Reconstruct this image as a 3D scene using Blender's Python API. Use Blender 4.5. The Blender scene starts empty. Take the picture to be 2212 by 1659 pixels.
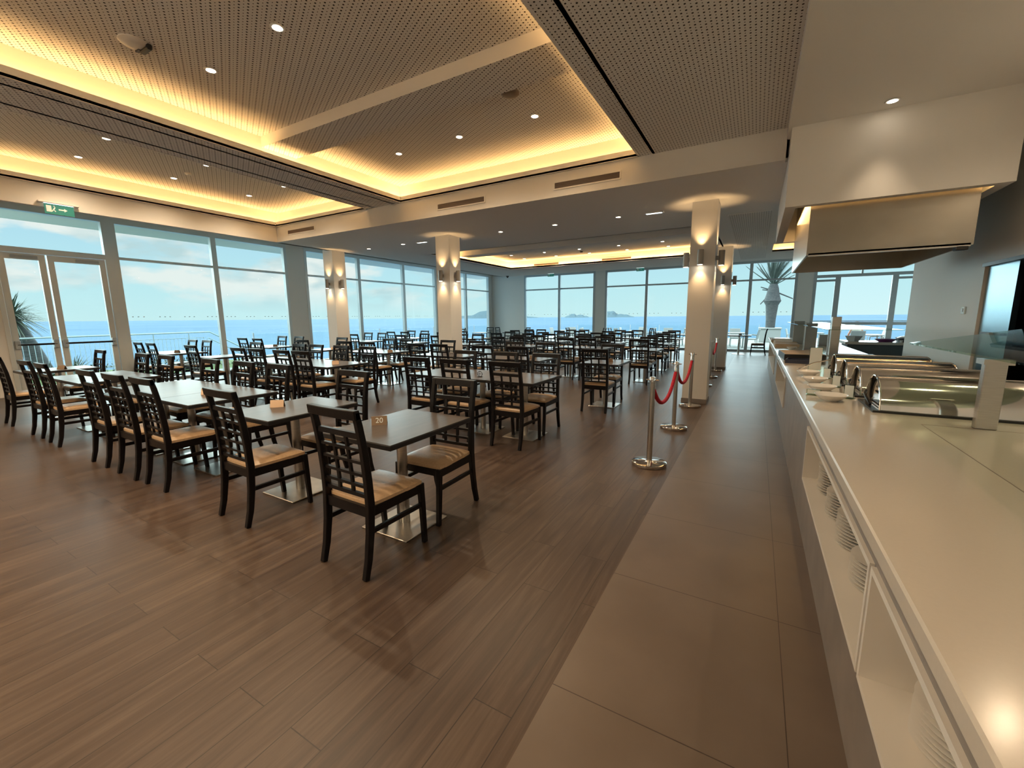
import bpy, bmesh, math, random
from mathutils import Vector, Matrix
random.seed(7)
PI = math.pi
S = bpy.context.scene
C = S.collection

# ------------------------------------------------------------------ camera
cd = bpy.data.cameras.new('camera')
cd.sensor_width = 36.0
cd.sensor_fit = 'HORIZONTAL'
cd.lens = 36.0 * 905.5 / 2212.0
cd.clip_start = 0.05
cd.clip_end = 90000
cam = bpy.data.objects.new('camera', cd)
C.objects.link(cam)
def view_rows(y, p, r):
    f = Vector((math.sin(y) * math.cos(p), math.cos(y) * math.cos(p), -math.sin(p)))
    rt = Vector((math.cos(y), -math.sin(y), 0))
    u = rt.cross(f)
    c, s = math.cos(r), math.sin(r)
    return c * rt + s * u, -s * rt + c * u, f
_r, _u, _f = view_rows(-0.5243, 0.1574, -0.0082)
M4 = Matrix((( _r.x, _u.x, -_f.x, 0), (_r.y, _u.y, -_f.y, 0), (_r.z, _u.z, -_f.z, 0), (0, 0, 0, 1)))
M4.translation = Vector((0, 0, 1.55))
cam.matrix_world = M4
S.camera = cam
S.view_settings.view_transform = 'Standard'
S.view_settings.look = 'None'
S.view_settings.exposure = 0.65
S.view_settings.gamma = 1.0
S.view_settings.use_curve_mapping = False
S.cycles.use_denoising = True
S.cycles.max_bounces = 10
S.cycles.transparent_max_bounces = 16
S.cycles.caustics_reflective = False
S.cycles.caustics_refractive = False

# ------------------------------------------------------------------ sky
SKY = .64
W = bpy.data.worlds.new('sky')
S.world = W
W.use_nodes = True
nt = W.node_tree
nt.nodes.clear()
def nd(t, kind, **kw):
    n = t.nodes.new(kind)
    for k, v in kw.items():
        if k.startswith('i_'):
            n.inputs[int(k[2:])].default_value = v
        else:
            setattr(n, k, v)
    return n
def ramp(t, stops, interp='LINEAR'):
    n = t.nodes.new('ShaderNodeValToRGB')
    n.color_ramp.interpolation = interp
    el = n.color_ramp.elements
    while len(el) > 1:
        el.remove(el[-1])
    for i, (p, c) in enumerate(stops):
        e = el[0] if i == 0 else el.new(p)
        e.position = p
        e.color = (*c, 1) if len(c) == 3 else c
    return n
tc = nd(nt, 'ShaderNodeTexCoord')
sep = nd(nt, 'ShaderNodeSeparateXYZ')
nt.links.new(tc.outputs['Generated'], sep.inputs[0])
base = ramp(nt, [(0.0, (.66, .93, .95)), (.06, (.60, .90, .95)), (.16, (.50, .79, .93)), (.34, (.55, .78, .90)), (.5, (1.6, 1.9, 2.1)), (1.0, (2.2, 2.6, 2.9))])
nt.links.new(sep.outputs['Z'], base.inputs[0])
mp = nd(nt, 'ShaderNodeMapping')
mp.inputs['Scale'].default_value = (3.2, 3.2, 9.0)
nt.links.new(tc.outputs['Generated'], mp.inputs[0])
nz = nd(nt, 'ShaderNodeTexNoise')
nz.inputs['Scale'].default_value = 1.9
nz.inputs['Detail'].default_value = 8
nz.inputs['Roughness'].default_value = .55
nt.links.new(mp.outputs[0], nz.inputs['Vector'])
cm = ramp(nt, [(.44, (0, 0, 0)), (.55, (1, 1, 1))])
nt.links.new(nz.outputs['Fac'], cm.inputs[0])
band = ramp(nt, [(.01, (0, 0, 0)), (.06, (.85, .85, .85)), (.17, (1, 1, 1)), (.30, (.35, .35, .35)), (.5, (.2, .2, .2))])
nt.links.new(sep.outputs['Z'], band.inputs[0])
side = nd(nt, 'ShaderNodeMapRange')
side.inputs['From Min'].default_value = -.35
side.inputs['From Max'].default_value = -.75
nt.links.new(sep.outputs['X'], side.inputs[0])
m1 = nd(nt, 'ShaderNodeMath', operation='MULTIPLY')
nt.links.new(cm.outputs[0], m1.inputs[0]); nt.links.new(band.outputs[0], m1.inputs[1])
m2 = nd(nt, 'ShaderNodeMath', operation='MULTIPLY')
nt.links.new(m1.outputs[0], m2.inputs[0]); nt.links.new(side.outputs[0], m2.inputs[1])
# cloud colour: white tops, grey bellies
nz2 = nd(nt, 'ShaderNodeTexNoise')
nz2.inputs['Scale'].default_value = 2.6
nz2.inputs['Detail'].default_value = 4
nt.links.new(mp.outputs[0], nz2.inputs['Vector'])
cc = ramp(nt, [(.38, (.58, .74, .76)), (.56, (.97, .97, .92))])
nt.links.new(nz2.outputs['Fac'], cc.inputs[0])
mx = nd(nt, 'ShaderNodeMixRGB')
nt.links.new(m2.outputs[0], mx.inputs[0]); nt.links.new(base.outputs[0], mx.inputs[1]); nt.links.new(cc.outputs[0], mx.inputs[2])
bg = nd(nt, 'ShaderNodeBackground')
bg.inputs['Strength'].default_value = SKY
nt.links.new(mx.outputs[0], bg.inputs[0])
wo = nd(nt, 'ShaderNodeOutputWorld')
nt.links.new(bg.outputs[0], wo.inputs[0])

# ------------------------------------------------------------------ sun
sd = bpy.data.lights.new('sun', 'SUN')
sd.energy = 1.2
sd.angle = math.radians(3)
sd.color = (1, .95, .86)
so = bpy.data.objects.new('sun', sd)
C.objects.link(so)
so.rotation_euler = Vector((-.45, .55, -.75)).to_track_quat('-Z', 'Y').to_euler()

# added fill suns, low on both glazed sides, bringing extra daylight indoors
def glow(name, energy, az, el, ang, color):
    l = bpy.data.lights.new(name, 'SUN'); l.energy = energy; l.angle = math.radians(ang); l.color = color
    o = bpy.data.objects.new(name, l); C.objects.link(o)
    d = Vector((math.sin(az) * math.cos(el), math.cos(az) * math.cos(el), math.sin(el)))
    o.rotation_euler = (-d).to_track_quat('-Z', 'Y').to_euler()
glow('daylight_fill_sea', 5.0, math.radians(-80), math.radians(13), 90, (.82, 1, .97))
glow('daylight_fill_far', 4.0, math.radians(-12), math.radians(13), 90, (.80, .97, 1))

# ------------------------------------------------------------------ lamps of the room and added fill spots
WARM = (1.0, .56, .20)
COVE_W = 2.9      # watts per metre of cove strip
SPOT_W = 82.0
def area(name, loc, sx, sy, power, color, direction):
    l = bpy.data.lights.new(name, 'AREA')
    l.shape = 'RECTANGLE'; l.size = sx; l.size_y = sy
    l.energy = power; l.color = color
    o = bpy.data.objects.new(name, l); C.objects.link(o)
    o.location = loc
    o.rotation_euler = Vector(direction).to_track_quat('-Z', 'Y').to_euler()
    return o
def cove_light(x0, x1, y0, y1, z, k=1.0):
    if x1 - x0 > y1 - y0:
        area('cove_light', ((x0 + x1) / 2, (y0 + y1) / 2, z), x1 - x0, .05, COVE_W * k * (x1 - x0), WARM, (0, .0001, 1))
    else:
        area('cove_light', ((x0 + x1) / 2, (y0 + y1) / 2, z), .05, y1 - y0, COVE_W * k * (y1 - y0), WARM, (0, .0001, 1))
def spot(name, loc, d, power, deg, color=(1, .76, .5), blend=.6, r=.03):
    l = bpy.data.lights.new(name, 'SPOT')
    l.energy = power; l.spot_size = math.radians(deg); l.spot_blend = blend
    l.color = color; l.shadow_soft_size = r; l.specular_factor = .25
    o = bpy.data.objects.new(name, l); C.objects.link(o)
    o.location = loc
    o.rotation_euler = Vector(d).to_track_quat('-Z', 'Y').to_euler()
    return o
ZL, Z1, Z2 = 3.46, 3.83, 4.20     # low ceiling, main ceiling, coffer tops
Z3, ZB, ZS = 3.78, 3.95, 3.70     # far coffer top, window bay ceiling, counter soffit
YF, YE, XE = 6.55, 17.5, -10.55   # ceiling step, far and window edge of the low ceiling
XW, YW = -13.3, 20.8              # glass walls
YN = -3.0                         # wall behind the camera
for (a, b, c, d, z) in ((-6.49, -6.34, YN + .2, YF + .12, 3.88), (-6.4, -1.6, YF + .08, YF + .16, 3.88), (-1.60, -1.45, YN + .2, YF + .12, 3.88),
                        (-10.70, -10.62, YN + .2, YF + .12, 3.88), (-10.6, -7.2, YF + .08, YF + .16, 3.88), (-7.20, -7.10, YN + .2, YF + .12, 3.88),
                        (-8.86, -8.72, 10.1, 15.2, 3.52), (-8.8, -1.1, 15.1, 15.22, 3.52), (.3, .85, 15.48, 15.56, 3.52)):
    cove_light(a, b, c, d, z)
DOWN = {'near': [(-5.3, 1.4), (-4.0, 2.67), (-5.26, 2.7), (-2.75, 1.3), (-4.0, 5.42), (-2.75, 5.42), (-5.23, 5.43)],
        'window': [(-8.46, 2.79), (-9.77, 2.83), (-8.43, 4.09), (-9.7, 4.11), (-8.43, 5.48), (-9.68, 5.47)],
        'low': [(-9.41, 8.44), (-8.1, 8.41), (-5.12, 8.4), (-3.79, 8.4), (-2.46, 8.42)],
        'far': [(x, y) for x in (-7.88, -6.55, -5.27, -3.95, -2.62) for y in (13.65, 14.65)],
        'soffit': [(1.04, 5.98)]}
DOWNZ = {'near': Z2, 'window': Z2, 'low': ZL, 'far': Z3, 'soffit': ZS}
for k, L in DOWN.items():
    for (x, y) in L:
        if k == 'soffit':
            spot('downlight_and_fill_beam', (x, y, DOWNZ[k] - .03), (0, -.12, -1), SPOT_W * .5, 66, blend=1.0)
            continue
        spot('downlight_and_fill_beam', (x, y, DOWNZ[k] - .03), (0, .0001, -1), SPOT_W * (.45 if k == 'soffit' else 1.0 if k in ('near', 'window') else .8), 140, blend=1.0)
for (x, y, z) in ((-5.3, -1.2, Z2), (-2.7, -1.2, Z2), (-4.0, -2.3, Z2), (-8.5, -.5, Z2), (-9.6, -2.0, Z2), (2.05, 4.7, ZS), (1.7, 3.4, ZS), (1.9, -.6, ZS), (1.04, -1.9, ZS)):   # unseen spots added over and behind the camera, brightening floor, counter and ceilings
    spot('downlight_and_fill_beam', (x, y, z - .03), (0, .0001, -1), SPOT_W * (.5 if x > 0 else 2.4), 150, blend=1.0)
area('hood_cove_light', (1.2, 6.34, 3.05), 1.5, .03, 6, WARM, (0, .15, -1))
area('hood_cove_light', (.405, 7.6, 3.05), .03, 2.4, 8, WARM, (0, .0001, -1))
area('hood_cove_light', (1.96, 7.6, 3.05), .03, 2.4, 8, WARM, (0, .0001, -1))

# ------------------------------------------------------------------ materials
MATS = {}
def mat(name, color=(.8, .8, .8), rough=.5, metal=0.0, spec=.5, emit=None, estr=0, coat=0):
    m = bpy.data.materials.new(name); m.use_nodes = True
    b = m.node_tree.nodes['Principled BSDF']
    b.inputs['Base Color'].default_value = (*color, 1)
    b.inputs['Roughness'].default_value = rough
    b.inputs['Metallic'].default_value = metal
    b.inputs['Specular IOR Level'].default_value = spec
    if coat:
        b.inputs['Coat Weight'].default_value = coat
        b.inputs['Coat Roughness'].default_value = .1
    if emit:
        b.inputs['Emission Color'].default_value = (*emit, 1)
        b.inputs['Emission Strength'].default_value = estr
    MATS[name] = m
    return m
def noisy(name, c1, c2, scale=(1, 1, 1), sc=8, rough=.5, metal=0, spec=.5, bump=0, detail=5, r2=None):
    m = mat(name, c1, rough, metal, spec)
    t = m.node_tree; b = t.nodes['Principled BSDF']
    g = nd(t, 'ShaderNodeTexCoord')
    mp = nd(t, 'ShaderNodeMapping'); mp.inputs['Scale'].default_value = scale
    t.links.new(g.outputs['Object'], mp.inputs[0])
    n = nd(t, 'ShaderNodeTexNoise'); n.inputs['Scale'].default_value = sc; n.inputs['Detail'].default_value = detail
    t.links.new(mp.outputs[0], n.inputs['Vector'])
    r = ramp(t, [(.35, c1), (.65, c2)])
    t.links.new(n.outputs['Fac'], r.inputs[0]); t.links.new(r.outputs[0], b.inputs['Base Color'])
    if bump:
        bp = nd(t, 'ShaderNodeBump'); bp.inputs['Strength'].default_value = bump; bp.inputs['Distance'].default_value = .01
        t.links.new(n.outputs['Fac'], bp.inputs['Height']); t.links.new(bp.outputs[0], b.inputs['Normal'])
    return m
def math_chain(t, op, a, bval=None, b=None):
    n = nd(t, 'ShaderNodeMath', operation=op)
    if a is not None:
        if isinstance(a, (int, float)): n.inputs[0].default_value = a
        else: t.links.new(a, n.inputs[0])
    if b is not None: t.links.new(b, n.inputs[1])
    elif bval is not None: n.inputs[1].default_value = bval
    return n.outputs[0]
def perforated(name, color):
    m = mat(name, color, .75, 0, .2)
    t = m.node_tree; bs = t.nodes['Principled BSDF']
    g = nd(t, 'ShaderNodeNewGeometry'); s = nd(t, 'ShaderNodeSeparateXYZ'); t.links.new(g.outputs['Position'], s.inputs[0])
    px, py = .038, .0755
    u = math_chain(t, 'DIVIDE', s.outputs['X'], px)
    col = math_chain(t, 'FLOOR', u)
    fu = math_chain(t, 'SUBTRACT', math_chain(t, 'SUBTRACT', u, b=col), .5)
    v0 = math_chain(t, 'DIVIDE', s.outputs['Y'], py)
    v = math_chain(t, 'ADD', v0, b=math_chain(t, 'MULTIPLY', col, .25))
    fv = math_chain(t, 'SUBTRACT', math_chain(t, 'FRACT', v), .5)
    fv2 = math_chain(t, 'SUBTRACT', math_chain(t, 'FRACT', math_chain(t, 'ADD', v, .5)), .5)
    def disc(fv_, r):
        a = math_chain(t, 'MULTIPLY', fu, px); b = math_chain(t, 'MULTIPLY', fv_, py)
        d = math_chain(t, 'SQRT', math_chain(t, 'ADD', math_chain(t, 'MULTIPLY', a, b=a), b=math_chain(t, 'MULTIPLY', b, b=b)))
        return math_chain(t, 'LESS_THAN', d, r)
    h = math_chain(t, 'MAXIMUM', disc(fv, .0085), b=disc(fv2, .005))
    nz = nd(t, 'ShaderNodeSeparateXYZ'); t.links.new(g.outputs['Normal'], nz.inputs[0])
    dn = math_chain(t, 'LESS_THAN', nz.outputs['Z'], -.5)
    h = math_chain(t, 'MULTIPLY', h, b=dn)
    mxn = nd(t, 'ShaderNodeMixRGB'); t.links.new(h, mxn.inputs[0])
    mxn.inputs[1].default_value = (*color, 1); mxn.inputs[2].default_value = (.03, .027, .024, 1)
    t.links.new(mxn.outputs[0], bs.inputs['Base Color'])
    return m
def glassy(name, tint, refl=.06, rough=0.0):
    m = bpy.data.materials.new(name); m.use_nodes = True
    t = m.node_tree; t.nodes.clear()
    tr = nd(t, 'ShaderNodeBsdfTransparent'); tr.inputs[0].default_value = (*tint, 1)
    gl = nd(t, 'ShaderNodeBsdfGlossy'); gl.inputs['Roughness'].default_value = rough
    lw0 = nd(t, 'ShaderNodeFresnel'); lw0.inputs[0].default_value = 1.35
    ge = nd(t, 'ShaderNodeNewGeometry')
    front = nd(t, 'ShaderNodeMath', operation='SUBTRACT'); front.inputs[0].default_value = 1
    t.links.new(ge.outputs['Backfacing'], front.inputs[1])
    lw = nd(t, 'ShaderNodeMath', operation='MULTIPLY')
    t.links.new(lw0.outputs[0], lw.inputs[0]); t.links.new(front.outputs[0], lw.inputs[1])
    mx = nd(t, 'ShaderNodeMixShader'); o = nd(t, 'ShaderNodeOutputMaterial')
    t.links.new(lw.outputs[0], mx.inputs[0]); t.links.new(tr.outputs[0], mx.inputs[1]); t.links.new(gl.outputs[0], mx.inputs[2])
    t.links.new(mx.outputs[0], o.inputs[0])
    MATS[name] = m
    return m
WHITE = mat('white_paint', (.84, .82, .78), .7, 0, .25)
CEIL = mat('ceiling_paint', (.84, .83, .81), .8, 0, .2)
PERF = perforated('perforated_board', (.82, .80, .77))
FRAME = mat('aluminium_frame', (.74, .78, .78), .4, .35, .5)
DARKFRAME = mat('grey_aluminium', (.46, .51, .54), .4, .3, .5)
GLASS = glassy('window_glass', (.93, .97, .97))
CLEAR = glassy('shelf_glass', (.74, .82, .74))
DARKWOOD = noisy('dark_wenge_wood', (.003, .0026, .0035), (.006, .004, .0045), (1, 1, .15), 30, .38, 0, .28)
LEATHER = noisy('tan_leatherette', (.50, .34, .20), (.56, .38, .23), (1, 1, 1), 60, .38, 0, .5, .05)
LAMINATE = noisy('dark_table_laminate', (.060, .048, .044), (.085, .066, .058), (1, .12, 1), 24, .34, 0, .42)
EDGE = mat('table_edge', (.012, .011, .012), .4)
STEEL = noisy('brushed_steel', (.50, .48, .45), (.58, .56, .52), (1, 1, 30), 9, .3, 1.0)
STEELH = noisy('brushed_steel_sheet', (.36, .34, .30), (.44, .41, .36), (.6, .6, 1), 2.2, .27, 1.0)
CHROME = mat('polished_steel', (.72, .70, .67), .08, 1.0)
BLACK = mat('black_plastic', (.012, .012, .013), .4)
DARK = mat('unlit_room_black', (.012, .014, .013), .6)  # darkness of the unlit kitchen put into its wall colour
PORCELAIN = mat('white_porcelain', (.80, .78, .74), .15, 0, .5, coat=.4)
WHITESTONE = noisy('white_composite_stone', (.61, .55, .47), (.62, .56, .48), (1, 1, 1), 90, .17, 0, .5)
SHELFWHITE = mat('white_laminate', (.72, .68, .62), .45)
BODY = noisy('taupe_panel', (.20, .18, .165), (.25, .22, .20), (1, 1, 1), 5, .42)
RED = noisy('red_rope', (.40, .012, .03), (.62, .03, .05), (1, 1, 1), 60, .7, 0, .2, .3)
LAMP = mat('lamp_lens', (1, 1, 1), .5, 0, .5, (1, .86, .66), 14)
LAMPCOOL = mat('cool_lamp_lens', (1, 1, 1), .5, 0, .5, (.9, 1, 1), 1.6)
LAMPRIM = mat('lamp_rim', (.75, .73, .70), .4)
SCONCE = mat('sconce_grey', (.34, .33, .31), .4, .2)
GREEN = mat('exit_green', (.02, .16, .13), .4, 0, .5, (.02, .16, .13), .35)
SIGNWHITE = mat('sign_white', (.8, .85, .82), .5)
GRILLE = mat('vent_bronze', (.20, .155, .125), .5, .2)
TENT = mat('bronze_sign_metal', (.30, .21, .14), .35, .6)
KRAFT = noisy('kraft_paper', (.48, .36, .24), (.56, .43, .29), (1, 1, 1), 9, .7)
PURPLE = mat('purple_glaze', (.16, .03, .14), .3)
GREYCER = mat('grey_ceramic', (.42, .45, .46), .35)
PAVE = noisy('pale_paving', (.26, .28, .26), (.31, .33, .30), (1, 1, 1), 3, .8)
GRASS = noisy('grass_green', (.06, .12, .02), (.10, .17, .03), (1, 1, 1), 30, .9)
LEAF = noisy('grey_green_leaf', (.045, .075, .055), (.09, .125, .08), (1, 1, 1), 3, .5)
FROND = noisy('palm_frond_green', (.05, .075, .065), (.09, .12, .10), (1, 1, 1), 3, .6)
BARK = noisy('palm_bark', (.06, .07, .075), (.11, .115, .115), (1, 1, 4), 8, .85, 0, .3, .4)
RAIL = mat('pale_blue_rail', (.42, .55, .60), .5, .2)
PLASTICWHITE = mat('white_garden_plastic', (.34, .37, .36), .5)
SKIN = mat('skin', (.55, .28, .20), .6)
CLOTH = mat('white_shirt', (.72, .68, .60), .8)
HAIR = mat('grey_hair', (.14, .14, .15), .7)
HILL = mat('haze_tinted_hill', (.11, .165, .19), 1.0, 0, 0)  # distance haze mixed into the base colour

def wood_floor():
    m = mat('wood_plank_vinyl', (.15, .09, .06), .36, 0, .45)
    t = m.node_tree; b = t.nodes['Principled BSDF']
    g = nd(t, 'ShaderNodeNewGeometry')
    sp = nd(t, 'ShaderNodeSeparateXYZ'); t.links.new(g.outputs['Position'], sp.inputs[0])
    cb = nd(t, 'ShaderNodeCombineXYZ')
    t.links.new(sp.outputs['Y'], cb.inputs[0]); t.links.new(sp.outputs['X'], cb.inputs[1])
    br = nd(t, 'ShaderNodeTexBrick')
    br.inputs['Scale'].default_value = 1; br.inputs['Brick Width'].default_value = 1.22; br.inputs['Row Height'].default_value = .18
    br.inputs['Mortar Size'].default_value = .0022; br.inputs['Mortar Smooth'].default_value = .1
    br.inputs['Color1'].default_value = (.25, .25, .25, 1); br.inputs['Color2'].default_value = (.75, .75, .75, 1); br.inputs['Mortar'].default_value = (0, 0, 0, 1)
    br.offset = .37
    t.links.new(cb.outputs[0], br.inputs['Vector'])
    mpn = nd(t, 'ShaderNodeMapping'); mpn.inputs['Scale'].default_value = (1.1, 17, 1)
    t.links.new(cb.outputs[0], mpn.inputs[0])
    add = nd(t, 'ShaderNodeVectorMath', operation='ADD')
    t.links.new(mpn.outputs[0], add.inputs[0])
    sc = nd(t, 'ShaderNodeVectorMath', operation='SCALE'); sc.inputs['Scale'].default_value = 9
    t.links.new(br.outputs['Color'], sc.inputs[0]); t.links.new(sc.outputs[0], add.inputs[1])
    n1 = nd(t, 'ShaderNodeTexNoise'); n1.inputs['Scale'].default_value = 1.3; n1.inputs['Detail'].default_value = 8; n1.inputs['Distortion'].default_value = .7
    n1.inputs['Roughness'].default_value = .62
    t.links.new(add.outputs[0], n1.inputs['Vector'])
    n2 = nd(t, 'ShaderNodeTexNoise'); n2.inputs['Scale'].default_value = .7; n2.inputs['Detail'].default_value = 3
    t.links.new(cb.outputs[0], n2.inputs['Vector'])
    r = ramp(t, [(.30, (.036, .021, .014)), (.50, (.066, .041, .028)), (.68, (.108, .073, .051))])
    mixf = math_chain(t, 'ADD', math_chain(t, 'MULTIPLY', n1.outputs['Fac'], .75), b=math_chain(t, 'MULTIPLY', br.outputs['Color'], .16))
    mixf = math_chain(t, 'ADD', mixf, b=math_chain(t, 'MULTIPLY', n2.outputs['Fac'], .12))
    t.links.new(mixf, r.inputs[0])
    dk = nd(t, 'ShaderNodeMixRGB', blend_type='MULTIPLY')
    t.links.new(br.outputs['Fac'], dk.inputs[0]); t.links.new(r.outputs[0], dk.inputs[1]); dk.inputs[2].default_value = (.45, .42, .40, 1)
    t.links.new(dk.outputs[0], b.inputs['Base Color'])
    rr = nd(t, 'ShaderNodeMapRange'); rr.inputs['To Min'].default_value = .30; rr.inputs['To Max'].default_value = .48
    t.links.new(n1.outputs['Fac'], rr.inputs[0]); t.links.new(rr.outputs[0], b.inputs['Roughness'])
    bp = nd(t, 'ShaderNodeBump'); bp.inputs['Strength'].default_value = .25; bp.inputs['Distance'].default_value = .004
    t.links.new(mixf, bp.inputs['Height']); t.links.new(bp.outputs[0], b.inputs['Normal'])
    return m
WOODFLOOR = wood_floor()
def tile_floor():
    m = mat('taupe_tile', (.24, .19, .15), .38, 0, .45)
    t = m.node_tree; b = t.nodes['Principled BSDF']
    g = nd(t, 'ShaderNodeNewGeometry'); s = nd(t, 'ShaderNodeSeparateXYZ'); t.links.new(g.outputs['Position'], s.inputs[0])
    fy = math_chain(t, 'FRACT', math_chain(t, 'DIVIDE', math_chain(t, 'SUBTRACT', s.outputs['Y'], 1.44 - 9.05), .905))
    jy = math_chain(t, 'LESS_THAN', fy, .005)
    fx = math_chain(t, 'FRACT', math_chain(t, 'DIVIDE', math_chain(t, 'SUBTRACT', s.outputs['X'], .205 - 9.05), .905))
    jx = math_chain(t, 'LESS_THAN', fx, .004)
    j = math_chain(t, 'MAXIMUM', jy, b=jx)
    n = nd(t, 'ShaderNodeTexNoise'); n.inputs['Scale'].default_value = 1.6; n.inputs['Detail'].default_value = 6
    t.links.new(g.outputs['Position'], n.inputs['Vector'])
    r = ramp(t, [(.35, (.128, .096, .074)), (.65, (.158, .122, .096))])
    t.links.new(n.outputs['Fac'], r.inputs[0])
    mxn = nd(t, 'ShaderNodeMixRGB'); t.links.new(j, mxn.inputs[0]); t.links.new(r.outputs[0], mxn.inputs[1]); mxn.inputs[2].default_value = (.05, .035, .028, 1)
    t.links.new(mxn.outputs[0], b.inputs['Base Color'])
    return m
TILE = tile_floor()
def sea_mat():
    m = mat('sea_water', (.13, .34, .50), .22, 0, .35)
    t = m.node_tree; b = t.nodes['Principled BSDF']
    g = nd(t, 'ShaderNodeNewGeometry')
    n = nd(t, 'ShaderNodeTexNoise'); n.inputs['Scale'].default_value = .05; n.inputs['Detail'].default_value = 9
    t.links.new(g.outputs['Position'], n.inputs['Vector'])
    n3 = nd(t, 'ShaderNodeTexNoise'); n3.inputs['Scale'].default_value = .0015; n3.inputs['Detail'].default_value = 5
    t.links.new(g.outputs['Position'], n3.inputs['Vector'])
    r = ramp(t, [(.35, (.066, .140, .215)), (.65, (.086, .165, .24))])
    t.links.new(n3.outputs['Fac'], r.inputs[0]); t.links.new(r.outputs[0], b.inputs['Base Color'])
    bp = nd(t, 'ShaderNodeBump'); bp.inputs['Strength'].default_value = .7; bp.inputs['Distance'].default_value = 4
    t.links.new(n.outputs['Fac'], bp.inputs['Height']); t.links.new(bp.outputs[0], b.inputs['Normal'])
    b.inputs['Roughness'].default_value = .8
    b.inputs['Specular IOR Level'].default_value = .05
    return m
SEA = sea_mat()

# ------------------------------------------------------------------ mesh helpers
class MB:
    def __init__(s): s.bm = bmesh.new()
    def box(s, x0, x1, y0, y1, z0, z1):
        v = [s.bm.verts.new(p) for p in ((x0, y0, z0), (x1, y0, z0), (x1, y1, z0), (x0, y1, z0), (x0, y0, z1), (x1, y0, z1), (x1, y1, z1), (x0, y1, z1))]
        for f in ((3, 2, 1, 0), (4, 5, 6, 7), (0, 1, 5, 4), (1, 2, 6, 5), (2, 3, 7, 6), (3, 0, 4, 7)):
            s.bm.faces.new([v[i] for i in f])
        return s
    def loops(s, rings, caps=True, closed=True):
        R = [[s.bm.verts.new(p) for p in r] for r in rings]
        n = len(R[0])
        for a, b in zip(R, R[1:]):
            for i in range(n if closed else n - 1):
                j = (i + 1) % n
                s.bm.faces.new((a[i], a[j], b[j], b[i]))
        if caps and closed:
            s.bm.faces.new(R[0][::-1]); s.bm.faces.new(R[-1])
        return s
    def tube(s, pts, r, n=8, caps=True):
        pts = [Vector(p) for p in pts]
        rs = r if isinstance(r, (list, tuple)) else [r] * len(pts)
        rings = []
        up = Vector((0, 0, 1))
        for i, p in enumerate(pts):
            d = (pts[min(i + 1, len(pts) - 1)] - pts[max(i - 1, 0)]).normalized()
            a = d.cross(up)
            if a.length < .05: a = d.cross(Vector((1, 0, 0)))
            a.normalize(); b = a.cross(d).normalized()
            rings.append([p + rs[i] * (math.cos(2 * PI * k / n) * a + math.sin(2 * PI * k / n) * b) for k in range(n)])
        return s.loops(rings, caps)
    def lathe(s, prof, c=(0, 0, 0), n=24, sx=1, sy=1):
        rings = [[(c[0] + r * sx * math.cos(2 * PI * k / n), c[1] + r * sy * math.sin(2 * PI * k / n), c[2] + z) for k in range(n)] for r, z in prof]
        return s.loops(rings, True)
    def sweep(s, pts, w, d):
        """bar along pts in the YZ plane at each x: pts = [(x,y,z)], w along X, d across"""
        rings = []
        n = len(pts)
        ds = d if isinstance(d, (list, tuple)) else [d] * n
        for i, p in enumerate(pts):
            a, b = Vector(pts[max(i - 1, 0)]), Vector(pts[min(i + 1, n - 1)])
            t = (b - a).normalized()
            q = Vector((0, t.z, -t.y)) if abs(t.x) < .9 else Vector((0, 1, 0))
            p = Vector(p); hx = Vector((w / 2, 0, 0)); hd = q * ds[i] / 2
            rings.append([p - hx - hd, p + hx - hd, p + hx + hd, p - hx + hd])
        return s.loops(rings)
    def prism(s, poly, axis, a, b):
        """poly in the two other axes, extruded along axis from a to b"""
        def P(u, v, w):
            return {'x': (w, u, v), 'y': (u, w, v), 'z': (u, v, w)}[axis]
        return s.loops([[P(u, v, a) for u, v in poly], [P(u, v, b) for u, v in poly]])
    def bevel(s, off, seg=1):
        bmesh.ops.recalc_face_normals(s.bm, faces=s.bm.faces[:])
        ed = [e for e in s.bm.edges if len(e.link_faces) == 2 and e.calc_face_angle(0) > .5]
        bmesh.ops.bevel(s.bm, geom=ed, offset=off, segments=seg, affect='EDGES', profile=.5)
        return s
    def obj(s, name, m, parent=None, smooth=False, loc=None):
        bmesh.ops.recalc_face_normals(s.bm, faces=s.bm.faces[:])
        me = bpy.data.meshes.new(name)
        s.bm.to_mesh(me); s.bm.free()
        me.materials.append(m)
        if smooth:
            me.polygons.foreach_set('use_smooth', [True] * len(me.polygons))
            try: me.set_sharp_from_angle(angle=math.radians(38))
            except Exception: pass
        o = bpy.data.objects.new(name, me); C.objects.link(o)
        if parent: o.parent = parent
        if loc: o.location = loc
        return o
def tag(o, label, cat, group=None, kind=None):
    o['label'] = label
    if cat: o['category'] = cat
    if group: o['group'] = group
    if kind: o['kind'] = kind
    return o
def empty(name, loc, label, cat, group=None, rz=0):
    o = bpy.data.objects.new(name, None); C.objects.link(o)
    o.empty_display_size = .1
    o.location = loc; o.rotation_euler = (0, 0, rz)
    return tag(o, label, cat, group)
def struct(name, mb, m, label=None, parent=None, smooth=False):
    o = mb.obj(name, m, parent, smooth)
    if not parent:
        o['kind'] = 'structure'
        if label: o['label'] = label
    return o
def dup(root, loc, rz=0, label=None, group=None):
    r = root.copy(); C.objects.link(r)
    r.location = loc; r.rotation_euler = (0, 0, rz)
    if label: r['label'] = label
    if group: r['group'] = group
    for ch in list(root.children):
        c = ch.copy(); C.objects.link(c); c.parent = r
        for g in list(ch.children):
            d = g.copy(); C.objects.link(d); d.parent = c
    return r
ORD = ['', 'first', 'second', 'third', 'fourth', 'fifth', 'sixth', 'seventh', 'eighth', 'ninth', 'tenth', 'eleventh', 'twelfth', 'thirteenth', 'fourteenth', 'fifteenth', 'sixteenth']

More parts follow.
